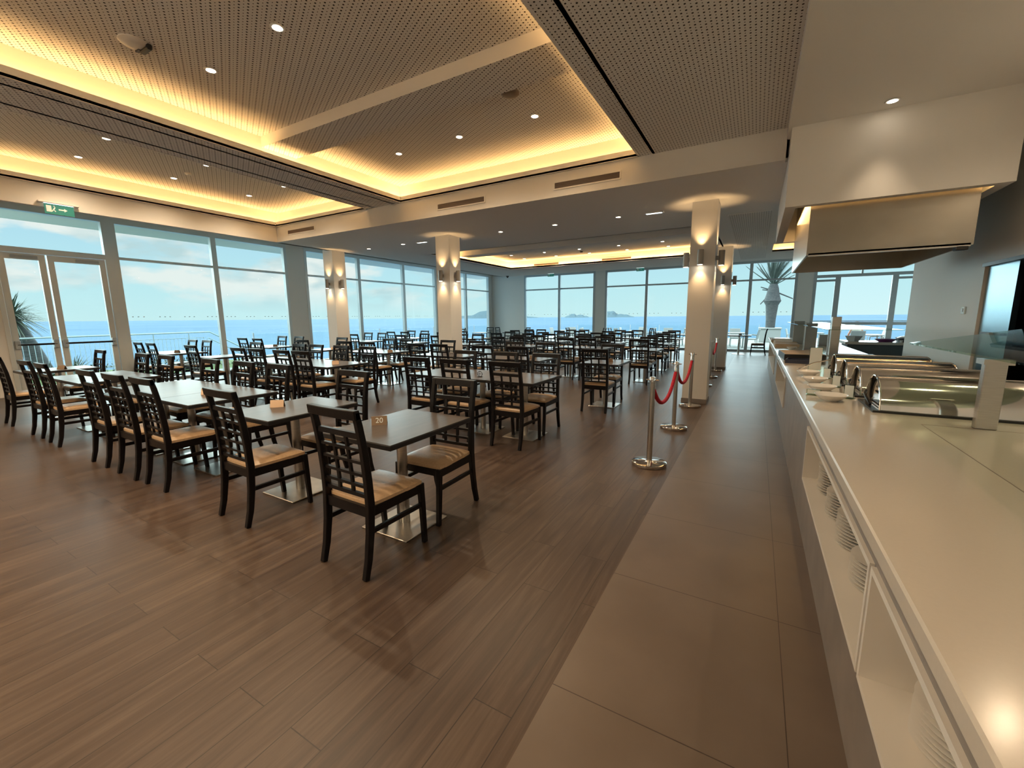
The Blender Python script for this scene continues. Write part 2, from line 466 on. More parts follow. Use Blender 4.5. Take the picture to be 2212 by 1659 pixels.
# ------------------------------------------------------------------ floors
struct('floor', MB().box(XW - .1, -.645, YN, YW + .1, -.12, 0), WOODFLOOR, 'brown wood plank floor under the dining tables')
struct('floor', MB().box(-.645, 5.1, YN, YW + .1, -.12, 0), TILE, 'taupe stone tile aisle along the buffet counter')

# ------------------------------------------------------------------ ceilings
def plate(mb, x0, x1, y0, y1, z0, z1, holes=()):
    xs = sorted({x0, x1, *[v for h in holes for v in h[:2] if x0 < v < x1]})
    ys = sorted({y0, y1, *[v for h in holes for v in h[2:] if y0 < v < y1]})
    for a, b in zip(xs, xs[1:]):
        for c, d in zip(ys, ys[1:]):
            mx_, my_ = (a + b) / 2, (c + d) / 2
            if not any(h[0] < mx_ < h[1] and h[2] < my_ < h[3] for h in holes):
                mb.box(a, b, c, d, z0, z1)
    return mb
C1 = (-6.29, -1.65, YN + .3, YF - .04)
C2 = (-10.50, -7.28, YN + .3, YF - .04)
C3 = (-8.68, -1.2, 10.2, 15.0)
C4 = (.26, .83, 13.8, 15.4)
struct('ceiling', plate(MB(), XE - .1, .17, YN, YF + .1, Z1, Z1 + .03, (C1, C2)), PERF, 'perforated white ceiling board around the two coffers over the near tables')
struct('ceiling', MB().box(XE - .5, .3, YN, YF + .6, Z2, Z2 + .06), PERF, 'raised perforated coffer ceiling over the near tables')
struct('ceiling', plate(MB(), XE - .1, 5.1, YF + .1, YE, ZL, ZL + .05, (C3, C4)), CEIL, 'low plain ceiling over the middle of the dining room')
struct('ceiling', MB().box(C3[0] - .5, C3[1] + .5, C3[2] - .3, C3[3] + .5, Z3, Z3 + .05), CEIL, 'raised ceiling of the far coffer')
struct('ceiling', MB().box(C4[0] - .3, C4[1] + .3, C4[2] - .3, C4[3] + .3, Z3, Z3 + .05), CEIL)
bay = MB().box(XW - .1, XE - .2, YN, YF + .3, ZB, ZB + .05).box(XW - .1, XE, YF + .3, YW + .1, ZB, ZB + .05)
bay.box(XE, 5.1, YE, YW + .1, ZB, ZB + .05)
struct('ceiling', bay, CEIL, 'high white ceiling of the window bay')
struct('ceiling', MB().box(.2, 2.6, YN, 6.3, ZS, ZS + .05), WHITE, 'plain soffit over the near end of the buffet counter')
struct('ceiling', MB().box(XW - .2, 5.3, YN - .2, YW + .2, 4.36, 4.5), CEIL)  # unseen roof slab, added to stop sky light leaking above the ceilings
# perforated strip of the low ceiling beside the counter
struct('ceiling', MB().box(-.62, .12, 9.4, 16.8, ZL - .012, ZL), PERF)
# faces of the ceiling steps
struct('trim_1', MB().box(XE, .17, YF, YF + .1, ZL, Z1 + .02), WHITE, 'white drop in the ceiling that carries the air grilles')
struct('trim_2', MB().box(XE - .1, XE, YN, YF, ZL, Z1 + .02).box(XE - .1, XE, YF, YE, ZL, ZB + .02), WHITE, 'white bulkhead along the window bay')
struct('trim_3', MB().box(XE - .1, 5.1, YE, YE + .1, ZL, ZB + .02), WHITE)
struct('trim_4', MB().box(.165, .2, YN, YF, ZS - .01, Z1 + .02), WHITE, 'narrow white fascia beside the counter soffit')
def coffer(h, z, z2, sb, lip, sides, num):
    x0, x1, y0, y1 = h
    lp, bw = MB(), MB()
    t = .03
    if 'L' in sides:
        lp.box(x0 - t, x0, y0, y1 + t, z - .005, z + lip); lp.box(x0 - sb, x0 - t, y0, y1 + sb, z + .005, z + .03); bw.box(x0 - sb - .04, x0 - sb, y0, y1 + sb, z, z2)
    if 'R' in sides:
        lp.box(x1, x1 + t, y0, y1 + t, z - .005, z + lip); lp.box(x1 + t, x1 + sb, y0, y1 + sb, z + .005, z + .03); bw.box(x1 + sb, x1 + sb + .04, y0, y1 + sb, z, z2)
    if 'F' in sides:
        lp.box(x0 - t, x1 + t, y1, y1 + t, z - .005, z + lip); lp.box(x0 - sb, x1 + sb, y1 + t, y1 + sb, z + .005, z + .03); bw.box(x0 - sb, x1 + sb, y1 + sb, y1 + sb + .04, z, z2)
    if 'N' in sides:
        bw.box(x0 - sb, x1 + sb, y0 - .04, y0, z, z2)
    struct('trim_%d' % num, lp, WHITE)
    struct('trim_%d' % (num + 1), bw, WHITE)
coffer(C1, Z1, Z2, .20, .10, 'LRFN', 5)
coffer(C2, Z1, Z2, .20, .10, 'LRFN', 7)
coffer(C3, ZL, Z3, .22, .06, 'LRFN', 9)
coffer(C4, ZL, Z3, .18, .05, 'LRFN', 11)
struct('ceiling', MB().box(-6.49, -1.45, 3.92, 4.46, 4.055, Z2), PERF, 'perforated cross beam inside the near coffer')
struct('ceiling', MB().box(-8.9, -1.0, 11.63, 12.1, 3.57, Z3), CEIL, 'cross beam inside the far coffer')
# bulkhead box around the extraction hood
hb = MB()
HX0, HX1, HY0, HY1, HZ = .2, 2.09, 6.2, 9.2, 2.82
hb.box(HX0, HX1, HY0, HY0 + .11, HZ, ZS + .02); hb.box(HX0, HX1, HY1 - .11, HY1, HZ, ZS)
hb.box(HX0, HX0 + .11, HY0 + .11, HY1 - .11, HZ, ZS); hb.box(HX1 - .11, HX1, HY0 + .11, HY1 - .11, HZ, ZS)
struct('wall_hood', hb, WHITE, 'white plaster box that hangs round the extraction hood')

# ------------------------------------------------------------------ walls
wl = MB().box(XW - .2, XW, YN, 2.3, -.1, 4.4); wl.box(XW - .2, XW, 8.5, 9.12, -.1, 4.4); wl.box(XW - .2, XW, 15.85, 16.4, -.1, 4.4)
wl.box(XW - .2, XW, 20.5, YW + .2, -.1, 4.4); wl.box(XW - .2, XW, 2.3, 20.5, 3.94, 4.4)
struct('wall_left', wl, WHITE, 'white window wall piers on the sea side')
wf = MB().box(XW, -11.2, YW, YW + .2, -.1, 4.4); wf.box(-7.15, -6.63, YW, YW + .2, -.1, 4.4); wf.box(-2.2, -1.75, YW, YW + .2, -.1, 4.4)
wf.box(1.33, 1.86, YW, YW + .2, -.1, 4.4); wf.box(4.95, 5.3, YW, YW + .2, -.1, 4.4); wf.box(-11.2, 4.95, YW, YW + .2, 3.84, 4.4)
struct('wall_far', wf, WHITE, 'white piers of the far window wall')
XR = 2.4
wr = MB().box(XR, XR + .15, YN, 5.7, -.1, 4.4); wr.box(XR, XR + .15, 7.55, 10.4, -.1, 4.4); wr.box(XR, XR + .15, 5.7, 7.55, 2.14, 4.4)
wr.box(XR + .15, 5.3, 10.25, 10.4, -.1, 4.4); wr.box(5.1, 5.3, 10.4, YW, -.1, 4.4)
struct('wall_right', wr, WHITE, 'pale wall behind the buffet counter')
struct('wall_back', MB().box(XW - .2, 3.2, YN - .15, YN, -.1, 4.4), WHITE)
struct('wall_kitchen', MB().box(3.6, 3.7, 4.5, 8.5, -.1, 4.4), DARK)
kt = MB().box(XR + .15, 3.6, 4.4, 4.5, -.1, 4.4); kt.box(XR + .15, 3.6, 8.5, 8.6, -.1, 4.4)
struct('wall_kitchen', kt, DARK)
door = MB().box(XR + .03, XR + .08, 6.82, 7.53, .02, 2.12)
d1 = struct('door_1', door, mat('steel_reflection_tint', (.30, .44, .50), .22, 1.0), 'brushed steel kitchen door leaf reflecting the windows')  # blue of the mirrored windows tinted into the steel colour
MB().box(XR + .0, XR + .03, 6.9, 7.4, 1.30, 1.33).obj('door_handle', BLACK, d1)
df = MB().box(XR - .02, XR + .16, 5.68, 7.57, 2.12, 2.16)
struct('trim_13', df, BLACK)
pil = []
for i, (x0, y0, h) in enumerate(((-1.08, 8.05, ZL), (-1.1, 13.5, ZL), (-6.72, 8.05, ZL), (-10.86, 8.05, ZB))):
    p = struct('pillar', MB().box(x0, x0 + .4, y0, y0 + .42, 0, h), WHITE, ('white square pillar beside the rope barrier', 'white square pillar behind the second rope barrier', 'white square pillar among the middle tables', 'white square pillar near the sea windows')[i])
    sk = MB()
    sk.box(x0 - .012, x0 + .412, y0 - .012, y0, 0, .08); sk.box(x0 - .012, x0 + .412, y0 + .42, y0 + .432, 0, .08)
    sk.box(x0 - .012, x0, y0, y0 + .42, 0, .08); sk.box(x0 + .4, x0 + .412, y0, y0 + .42, 0, .08)
    sk.obj('skirting', BODY, p)

# ------------------------------------------------------------------ windows
def window_x(num, y0, y1, mulls, head=3.94, transom=3.02, label=None, skip=()):
    """window in the plane X = XW"""
    fr, gl, dots = MB(), MB(), MB()
    a, b = XW - .11, XW + .01
    fr.box(a, b, y0, y1, head - .13, head); fr.box(a, b, y0, y1, 0, .07)
    fr.box(a, b, y0, y0 + .09, .07, head - .13); fr.box(a, b, y1 - .09, y1, .07, head - .13)
    for m in mulls: fr.box(a, b, m - .065, m + .065, .07, head - .13)
    ed = [y0 + .09, *[v for m in mulls for v in (m - .065, m + .065)], y1 - .09]
    for c, d in zip(ed[::2], ed[1::2]):
        fr.box(a + .03, b - .02, c, d, transom - .03, transom + .03)
        gl.box(XW - .055, XW - .045, c, d, .07, head - .13)
        n = int((d - c) / .11)
        for k in range(n):
            if k % 5 not in (3, 4):
                dots.box(XW - .044, XW - .042, c + .1 + k * .11, c + .13 + k * .11, 1.635, 1.65)
    f = struct('window_%d' % num, fr, FRAME, label)
    gl.obj('glass', GLASS, f); dots.obj('safety_dots', SCONCE, f)
    return f
def window_y(num, x0, x1, mulls, head=3.84, transom=3.02, label=None):
    fr, gl, dots = MB(), MB(), MB()
    a, b = YW - .01, YW + .11
    fr.box(x0, x1, a, b, head - .13, head); fr.box(x0, x1, a, b, 0, .1)
    fr.box(x0, x0 + .1, a, b, .1, head - .13); fr.box(x1 - .1, x1, a, b, .1, head - .13)
    for m in mulls: fr.box(m - .06, m + .06, a, b, .1, head - .13)
    ed = [x0 + .1, *[v for m in mulls for v in (m - .06, m + .06)], x1 - .1]
    for c, d in zip(ed[::2], ed[1::2]):
        fr.box(c, d, a + .02, b - .03, transom - .035, transom + .035)
        gl.box(c, d, YW + .045, YW + .055, .1, head - .13)
        for k in range(int((d - c) / .2)):
            if k % 5 < 3: dots.box(c + .1 + k * .2, c + .14 + k * .2, YW + .042, YW + .044, 1.68, 1.70)
    f = struct('window_%d' % num, fr, DARKFRAME, label)
    gl.obj('glass', GLASS, f); dots.obj('safety_dots', SCONCE, f)
    return f
# glazed double door with a light above
fr, gl = MB(), MB()
a, b = XW - .12, XW + .02
fr.box(a, b, 2.3, 4.2, 3.81, 3.94); fr.box(a, b, 2.3, 2.37, 0, 3.81); fr.box(a, b, 4.04, 4.2, 0, 3.81); fr.box(a, b, 2.37, 4.04, 2.96, 3.07)
gl.box(XW - .055, XW - .045, 2.37, 4.04, 3.07, 3.81)
w1 = struct('window_1', fr, FRAME, 'aluminium frame and top light round the glazed double door')
gl.obj('glass', GLASS, w1)
for k, (y0, y1) in enumerate(((2.38, 3.06), (3.09, 4.03))):
    f = MB()
    f.box(XW - .08, XW - .02, y0, y0 + .1, .01, 2.95); f.box(XW - .08, XW - .02, y1 - .1, y1, .01, 2.95)
    f.box(XW - .08, XW - .02, y0 + .1, y1 - .1, 2.83, 2.95); f.box(XW - .08, XW - .02, y0 + .1, y1 - .1, .01, .16)
    d = struct('door_%d' % (k + 2), f, FRAME, ('glazed door leaf in front of the spiky plant', 'glazed door leaf beside the wide window')[k])
    MB().box(XW - .055, XW - .045, y0 + .1, y1 - .1, .16, 2.83).obj('glass', GLASS, d)
    MB().tube([(XW + .03, y0 + .05, 1.065), (XW + .03, y1 - .05, 1.065)], .022, 10).obj('panic_bar', DARKWOOD, d, True)
    pb = MB(); pb.box(XW - .02, XW + .05, y0 + .02, y0 + .1, .98, 1.15); pb.box(XW - .02, XW + .05, y1 - .1, y1 - .02, .98, 1.15)
    pb.bevel(.008).obj('latch_case', DARKFRAME, d)
    MB().box(XW - .02, XW + .03, y1 - .5, y1 - .12, 2.85, 2.91).obj('door_closer', DARKFRAME, d)
window_x(2, 4.2, 8.5, [6.38], label='wide two-pane sea window beside the glazed door')
window_x(3, 9.12, 15.85, [11.37, 13.74], label='long sea window behind the pillar')
window_x(4, 16.4, 20.5, [18.27], label='sea window at the corner of the room')
window_y(5, -11.2, -7.15, [-9.11], label='far two-pane window next to the solid corner wall')
window_y(6, -6.63, -2.2, [-4.62], label='far two-pane window behind the rope barrier pillar')
window_y(7, -1.75, 1.33, [-.33], label='far window with the palm tree outside')
# sliding window over the far terrace
fr, gl, ra = MB(), MB(), MB()
a, b = YW - .01, YW + .11
fr.box(1.86, 4.95, a, b, 3.71, 3.84); fr.box(1.86, 4.95, a, b, 0, .1); fr.box(1.86, 1.96, a, b, .1, 3.71); fr.box(4.85, 4.95, a, b, .1, 3.71)
fr.box(1.96, 4.85, a, b, 2.99, 3.10); fr.box(2.55, 2.72, a, b, .1, 2.99); fr.box(4.25, 4.42, a, b, .1, 2.99); fr.box(3.32, 3.38, a, b, 3.10, 3.71)
fr.box(1.96, 2.55, a, b, 2.84, 2.92); fr.box(4.42, 4.85, a, b, 2.84, 2.92)
ra.box(1.96, 4.85, a + .02, b - .02, 1.16, 1.27); ra.box(1.96, 4.85, a + .03, b - .03, 1.29, 1.32)
gl.box(1.96, 2.55, YW + .045, YW + .055, .1, 2.99); gl.box(4.42, 4.85, YW + .045, YW + .055, .1, 2.99); gl.box(1.96, 4.85, YW + .045, YW + .055, 3.10, 3.71)
w8 = struct('window_8', fr, DARKFRAME, 'sliding window open to the far terrace')
gl.obj('glass', GLASS, w8); ra.obj('guard_rail', DARKFRAME, w8)
# eaves outside
ev = MB().box(XW - 2.0, XW - .2, -4, YW + 1.6, 3.92, 4.3); ev.box(XW - .2, 6, YW + .2, YW + 1.4, 3.86, 4.3)
struct('trim_14', ev, WHITE)

# ------------------------------------------------------------------ lamps
def make_down():
    r = empty('downlight', (0, 0, 0), '', 'ceiling lamp')
    MB().lathe([(.060, 0), (.066, -.006), (.060, -.012), (.046, -.010), (.044, .0)], n=20).obj('rim', LAMPRIM, r, True)
    MB().lathe([(.044, -.0105), (.02, -.013), (.001, -.0135)], n=16).obj('lens', LAMP, r)
    return r
DL = {'near': ('near coffer', ['next to the smoke detector', 'nearest the cross beam, middle of its row', 'nearest the window-side edge of its row', 'over the frame corner', 'middle of the rear row of three', 'toward the counter in the rear row of three', 'toward the windows in the rear row of three']),
      'window': ('window-side coffer', ['front pair, toward the counter', 'front pair, toward the sea', 'middle pair, toward the counter', 'middle pair, toward the sea', 'rear pair, toward the counter', 'rear pair, toward the sea']),
      'low': ('low plain ceiling', ['closest to the sea windows', 'second from the sea windows', 'just past the middle pillar', 'second past the middle pillar', 'third past the middle pillar']),
      'far': ('far coffer', [f'{ORD[i // 2 + 1]} column from the sea, {"rear" if i % 2 else "front"} row' for i in range(10)]),
      'soffit': ('counter soffit', ['above the hot food dishes'])}
proto = None
for k, L in DOWN.items():
    for i, (x, y) in enumerate(L):
        lab = 'round lit downlight in the %s, %s' % (DL[k][0], DL[k][1][i])
        if proto is None:
            proto = make_down(); o = proto
        else:
            o = dup(proto, (0, 0, 0))
        o.location = (x, y, DOWNZ[k]); o['label'] = lab; o['group'] = 'round ceiling downlights'
# linear emergency lamps
def linear(loc, label, rz=0):
    r = empty('linear_lamp', loc, label, 'ceiling lamp', 'flat emergency lamps in the low ceiling', rz)
    MB().box(-.17, .17, -.045, .045, -.022, 0).bevel(.006).obj('housing', LAMPRIM, r)
    MB().box(-.14, .14, -.03, .03, -.026, -.022).obj('diffuser', LAMPCOOL, r)
    return r
linear((-1.79, 8.42, ZL), 'flat bright emergency lamp in the ceiling beside the rope barrier pillar')
linear((-7.46, 8.42, ZL), 'flat bright emergency lamp in the ceiling beside the middle pillar')
# smoke detectors, speakers
def ceiling_disc(name, loc, label, cat, r, m, broken=False):
    e = empty(name, loc, label, cat)
    MB().lathe([(r, 0), (r, -.012), (r * .8, -.03), (r * .35, -.034), (.001, -.034)], n=28).obj('cover', m, e, True)
    if broken:
        MB().box(-.07, .10, .06, .11, -.055, -.002).bevel(.01).obj('bracket', BLACK, e)
        MB().box(-.10, -.03, .04, .07, -.04, -.002).obj('clip', BLACK, e)
    return e
ceiling_disc('ceiling_speaker', (-5.38, 2.09, Z2), 'round white ceiling disc with a black bracket in the near coffer', 'ceiling disc', .12, LAMPRIM, True)
ceiling_disc('ceiling_speaker', (-2.74, 4.75, Z2), 'flat round grille disc in the near coffer beyond the cross beam', 'ceiling disc', .11, GRILLE)
ceiling_disc('smoke_detector', (-9.18, 4.13, Z2), 'small white smoke detector in the window-side coffer', 'smoke detector', .055, LAMPRIM)
ceiling_disc('smoke_detector', (-5.4, 14.2, Z3), 'small dark smoke detector in the far coffer', 'smoke detector', .055, BLACK)
# air grilles in the ceiling drop and in the far coffer
def grille(x0, x1, y, z0, z1, label):
    r = empty('air_grille', ((x0 + x1) / 2, y, z0), label, 'air grille', 'air grilles in the ceiling steps')
    w = (x1 - x0) / 2; h = z1 - z0
    f = MB(); f.box(-w - .02, w + .02, -.014, 0, -.02, 0); f.box(-w - .02, w + .02, -.014, 0, h, h + .02); f.box(-w - .02, -w, -.014, 0, 0, h); f.box(w, w + .02, -.014, 0, 0, h)
    f.obj('frame', WHITE, r)
    MB().box(-w, w, -.004, 0, 0, h).obj('backing', GRILLE, r)
    s = MB()
    n = 5
    for k in range(n): s.box(-w, w, -.012, -.003, h * (k + .35) / n, h * (k + .7) / n)
    s.obj('louvres', GRILLE, r)
grille(-10.07, -9.06, YF, 3.605, 3.685, 'slim bronze air grille in the ceiling drop nearest the sea windows')
grille(-5.37, -4.32, YF, 3.58, 3.665, 'slim bronze air grille in the middle of the ceiling drop')
grille(-2.96, -1.91, YF, 3.585, 3.67, 'slim bronze air grille in the ceiling drop nearest the counter')
grille(-7.75, -6.7, 15.22, 3.55, 3.62, 'faint air grille in the glowing wall of the far coffer near its corner')
grille(-5.0, -3.95, 15.22, 3.55, 3.62, 'faint air grille in the glowing wall of the far coffer, middle')
# exit signs
def exit_sign(loc, label, rz, w=.36, h=.15):
    r = empty('exit_sign', loc, label, 'exit sign', 'green exit signs under the ceiling edge', rz)
    MB().box(-w / 2 - .07, w / 2 + .07, -.035, .035, 0, .03).bevel(.006).obj('housing', LAMPRIM, r)
    MB().box(-w / 2, w / 2, -.012, .012, -.006, 0).obj('lamp_strip', LAMPCOOL, r)
    MB().box(-w / 2, w / 2, -.006, .006, -h, -.006).obj('sign_plate', GREEN, r)
    p = MB(); y0, y1 = -.008, -.006
    s = h / .15
    def q(u0, u1, v0, v1): p.box(u0 * s, u1 * s, y0, y1, -h + v0 * s, -h + v1 * s)
    q(-.14, -.085, .03, .12)
    # arrow
    q(-.01, .05, .066, .084)
    p.prism([(.05 * s, -h + .05 * s), (.05 * s, -h + .10 * s), (.085 * s, -h + .075 * s)], 'y', y0, y1)
    p.obj('pictogram', SIGNWHITE, r)
    rn = MB()
    rn.lathe([(.001, -.012), (.012, 0), (.001, .012)], c=(-.055 * s, -.007, -h + .115 * s), n=8)
    rn.prism([(-.07 * s, -h + .07 * s), (-.052 * s, -h + .105 * s), (-.04 * s, -h + .10 * s), (-.055 * s, -h + .065 * s)], 'y', y0, y1)
    rn.prism([(-.07 * s, -h + .07 * s), (-.06 * s, -h + .065 * s), (-.04 * s, -h + .045 * s), (-.048 * s, -h + .035 * s)], 'y', y0, y1)
    rn.prism([(-.068 * s, -h + .072 * s), (-.058 * s, -h + .066 * s), (-.08 * s, -h + .035 * s), (-.09 * s, -h + .04 * s)], 'y', y0, y1)
    rn.obj('running_figure', SIGNWHITE, r)
exit_sign((XE + .05, 2.69, ZL + .06), 'green exit sign with white lamp housing above the glazed double door', PI / 2, .36, .17)
exit_sign((-8.05, YE - .06, ZL - .0), 'green exit sign over the far two-pane window next to the solid wall', 0, .3, .13)
exit_sign((-4.15, YE - .06, ZL - .0), 'green exit sign over the far window behind the rope barrier pillar', 0, .3, .13)
# security camera in the corner
r = empty('security_camera', (-10.2, YE - .2, ZL), 'small dark dome camera under the ceiling edge in the far corner', 'security camera')
MB().lathe([(.07, 0), (.07, -.03), (.001, -.03)], n=16).obj('base', BLACK, r, True)
MB().lathe([(.05, -.03), (.045, -.06), (.02, -.085), (.001, -.088)], n=16).obj('dome', BLACK, r, True)
# wall lamps on the pillars
def sconce(x, y, nx, ny, label, lit=True):
    r = empty('wall_lamp', (x, y, 2.41), label, 'wall lamp', 'up and down wall lamps on the pillars', math.atan2(ny, nx))
    MB().lathe([(.045, 0), (.05, .004), (.05, .246), (.045, .25)], c=(.085, 0, 0), n=20).obj('shade', SCONCE, r, True)
    MB().box(0, .05, -.025, .025, .09, .16).obj('bracket', SCONCE, r)
    l = MB(); l.lathe([(.04, -.001), (.001, -.002)], c=(.085, 0, 0), n=16); l.obj('lens', LAMP, r)
    spot('wall_lamp_beam', (x + nx * .085, y + ny * .085, 2.40), (-nx * .18, -ny * .18, -1), 9, 80, (1, .62, .28), .9)
    spot('wall_lamp_beam', (x + nx * .085, y + ny * .085, 2.67), (-nx * .18, -ny * .18, 1), 9, 80, (1, .62, .28), .9)
sconce(-.9, 8.05, 0, -1, 'grey cylinder wall lamp on the front of the rope barrier pillar')
sconce(-.68, 8.26, 1, 0, 'grey cylinder wall lamp on the counter side of the rope barrier pillar')
sconce(-1.08, 8.26, -1, 0, 'grey cylinder wall lamp on the dining side of the rope barrier pillar')
sconce(-.9, 13.5, 0, -1, 'grey cylinder wall lamp on the front of the second barrier pillar')
sconce(-.7, 13.7, 1, 0, 'grey cylinder wall lamp on the counter side of the second barrier pillar')
sconce(-6.53, 8.05, 0, -1, 'grey cylinder wall lamp on the front of the middle pillar')
sconce(-6.32, 8.26, 1, 0, 'grey cylinder wall lamp on the counter side of the middle pillar')
sconce(-10.66, 8.05, 0, -1, 'grey cylinder wall lamp on the front of the pillar near the sea windows')
sconce(-10.46, 8.26, 1, 0, 'grey cylinder wall lamp on the counter side of the pillar near the sea windows')

# ------------------------------------------------------------------ chairs
POST = [(-.265, 0), (-.235, .12), (-.212, .28), (-.20, .46), (-.205, .60), (-.222, .80), (-.245, .95), (-.262, 1.03)]
def post_y(z):
    for (y0, z0), (y1, z1) in zip(POST, POST[1:]):
        if z <= z1: return y0 + (y1 - y0) * (z - z0) / (z1 - z0)
    return POST[-1][0]
def cushion(w, d, h, z, y0):
    m = MB(); N = 12
    def P(i, j):
        u, v = i / N * 2 - 1, j / N * 2 - 1
        cu = math.copysign(1 - (1 - abs(u)) ** 1.0, u); cv = math.copysign(abs(v), v)
        x = cu * w / 2 * (1 - .04 * abs(cv) ** 4); y = cv * d / 2 * (1 - .04 * abs(cu) ** 4)
        e = (1 - abs(u) ** 4) * (1 - abs(v) ** 4)
        return x * (1 - .06 * (v + 1) / 2 * 0 + .05 * (v) * .5), y + y0, z + h * (.45 + .55 * e ** .5)
    g = [[m.bm.verts.new(P(i, j)) for j in range(N + 1)] for i in range(N + 1)]
    for i in range(N):
        for j in range(N): m.bm.faces.new((g[i][j], g[i + 1][j], g[i + 1][j + 1], g[i][j + 1]))
    rim = [g[i][0] for i in range(N + 1)] + [g[N][j] for j in range(1, N + 1)] + [g[i][N] for i in range(N - 1, -1, -1)] + [g[0][j] for j in range(N - 1, 0, -1)]
    low = [m.bm.verts.new((v.co.x, v.co.y, z)) for v in rim]
    n = len(rim)
    for k in range(n): m.bm.faces.new((rim[k], rim[(k + 1) % n], low[(k + 1) % n], low[k]))
    m.bm.faces.new(low[::-1])
    return m
def make_chair():
    r = empty('dining_chair', (0, 0, 0), '', 'chair', 'dark lattice-back dining chairs')
    w = .40
    for s in (-1, 1):
        MB().sweep([(s * w / 2, y, z) for y, z in POST], .036, [.034, .04, .046, .05, .046, .042, .038, .034]).bevel(.004).obj('leg', DARKWOOD, r)
        MB().sweep([(s * .196, .248, 0), (s * .2, .235, .25), (s * .2, .225, .44)], .036, [.030, .038, .044]).bevel(.004).obj('leg', DARKWOOD, r)
        MB().box(s * .2 - .011, s * .2 + .011, -.20, .235, .27, .302).bevel(.003).obj('stretcher', DARKWOOD, r)
    f = MB()
    f.box(-.182, .182, -.215, -.19, .375, .44); f.box(-.182, .182, .212, .238, .385, .44)
    f.box(-.214, -.186, -.18, .21, .38, .44); f.box(.186, .214, -.18, .21, .38, .44)
    f.obj('seat_frame', DARKWOOD, r)
    cushion(.425, .43, .05, .438, .022).obj('seat', LEATHER, r, True)
    t = MB()
    n = 8
    rings = []
    for k in range(n + 1):
        x = -.218 + .436 * k / n
        b = -.012 * (1 - (2 * k / n - 1) ** 2)
        y = post_y(1.01) + b
        rings.append([(x, y - .021, .985), (x, y + .021, .985), (x, y + .013, 1.042), (x, y - .027, 1.042)])
    t.loops(rings).bevel(.004).obj('top_rail', DARKWOOD, r)
    l = MB()
    for z, h in ((.885, .034), (.795, .018), (.715, .018), (.635, .018), (.565, .018), (.505, .024)):
        y = post_y(z)
        l.box(-.183, .183, y - .011, y + .011, z - h / 2, z + h / 2)
    for x in (-.062, .062):
        l.sweep([(x, post_y(z), z) for z in (.50, .60, .72, .80, .90)], .020, .016)
    l.obj('back_lattice', DARKWOOD, r)
    return r
def make_table():
    r = empty('cafe_table', (0, 0, 0), '', 'table', 'dark laminate cafe tables')
    e = MB().box(-.335, .335, -.425, .425, .738, .773).bevel(.004)
    top = e.obj('tabletop', EDGE, r)
    MB().box(-.331, .331, -.421, .421, .773, .7755).obj('laminate', LAMINATE, top)
    MB().lathe([(.038, .012), (.038, .74)], n=20).obj('column', STEEL, r, True)
    MB().box(-.225, .225, -.225, .225, 0, .012).bevel(.003).obj('base_plate', STEEL, r)
    MB().box(-.15, .15, -.2, .2, .728, .738).obj('top_bracket', BLACK, r)
    return r
ROWS = {  # table centre y, near chair y, far chair y, tables, near chairs, far chairs
    'front': (2.2, 1.82, 2.52, [-2.23, -3.53, -4.8, -5.47, -6.13, -7.62, -8.29, -9.93],
              [-2.11, -3.4, -4.75, -5.36, -6.08, -7.59, -8.36, -9.72], [-2.17, -3.43, -4.71, -5.42, -6.18, -7.45, -8.25, -10.03]),
    'second': (4.77, 4.42, 5.12, [-2.56, -3.23, -3.9, -6.3, -6.96, -7.64, -8.32, -9.98, -12.0, -12.68],
               [-2.5, -3.23, -3.88, -6.35, -6.88, -7.66, -8.21, -10.02, -11.89, -12.58], [-2.54, -3.21, -3.94, -6.2, -6.94, -7.69, -8.24, -9.85, -12.04, -12.75]),
    'third': (7.15, 6.74, 7.50, [-2.23, -3.65, -4.35, -5.35, -6.03, -7.53, -8.2, -9.65, -12.0, -12.7],
              [-2.22, -3.64, -4.37, -5.41, -6.0, -7.44, -8.21, -9.77, -11.75, -12.53], [-2.3, -3.69, -4.4, -5.4, -6.2, -7.5, -8.11, -9.9, -11.85, -12.72]),
    'fourth': (10.3, 9.92, 10.68, [-2.25, -3.5, -4.17, -5.45, -6.12, -7.5, -8.17, -9.65, -11.75, -12.45],
               [-2.26, -3.48, -4.06, -5.44, -6.01, -7.5, -8.14, -9.59, -11.74, -12.45], [-2.32, -3.5, -4.1, -5.45, -6.05, -7.54, -8.15, -9.74, -11.77, -12.5]),
    'fifth': (12.65, 12.24, 13.06, [-2.4, -3.75, -4.45, -5.62, -6.35, -7.6, -9.87, -11.7, -12.4],
              [-2.37, -3.7, -4.4, -5.59, -6.32, -7.52, -9.85, -11.67, -12.4], [-2.42, -3.88, -4.49, -5.67, -6.43, -7.77, -9.89, -11.86, -12.59]),
    'sixth': (15.5, 15.1, 15.94, [-2.52, -3.88, -4.55, -5.83, -6.5, -7.8, -8.47, -12.1],
              [-2.5, -3.88, -4.58, -5.67, -6.48, -7.78, -8.42], [-2.55, -3.87, -4.52, -5.99, -6.55, -7.9, -8.5, -12.14]),
}
CH, TB = make_chair(), None
TB = make_table()
used = {'c': 0, 't': 0}
def put_chair(x, y, rz, label):
    o = CH if not used['c'] else dup(CH, (0, 0, 0))
    used['c'] += 1
    o.location = (x, y, 0); o.rotation_euler = (0, 0, rz); o['label'] = label
    return o
def put_table(x, y, rz, label):
    o = TB if not used['t'] else dup(TB, (0, 0, 0))
    used['t'] += 1
    o.location = (x, y, 0); o.rotation_euler = (0, 0, rz); o['label'] = label
    return o
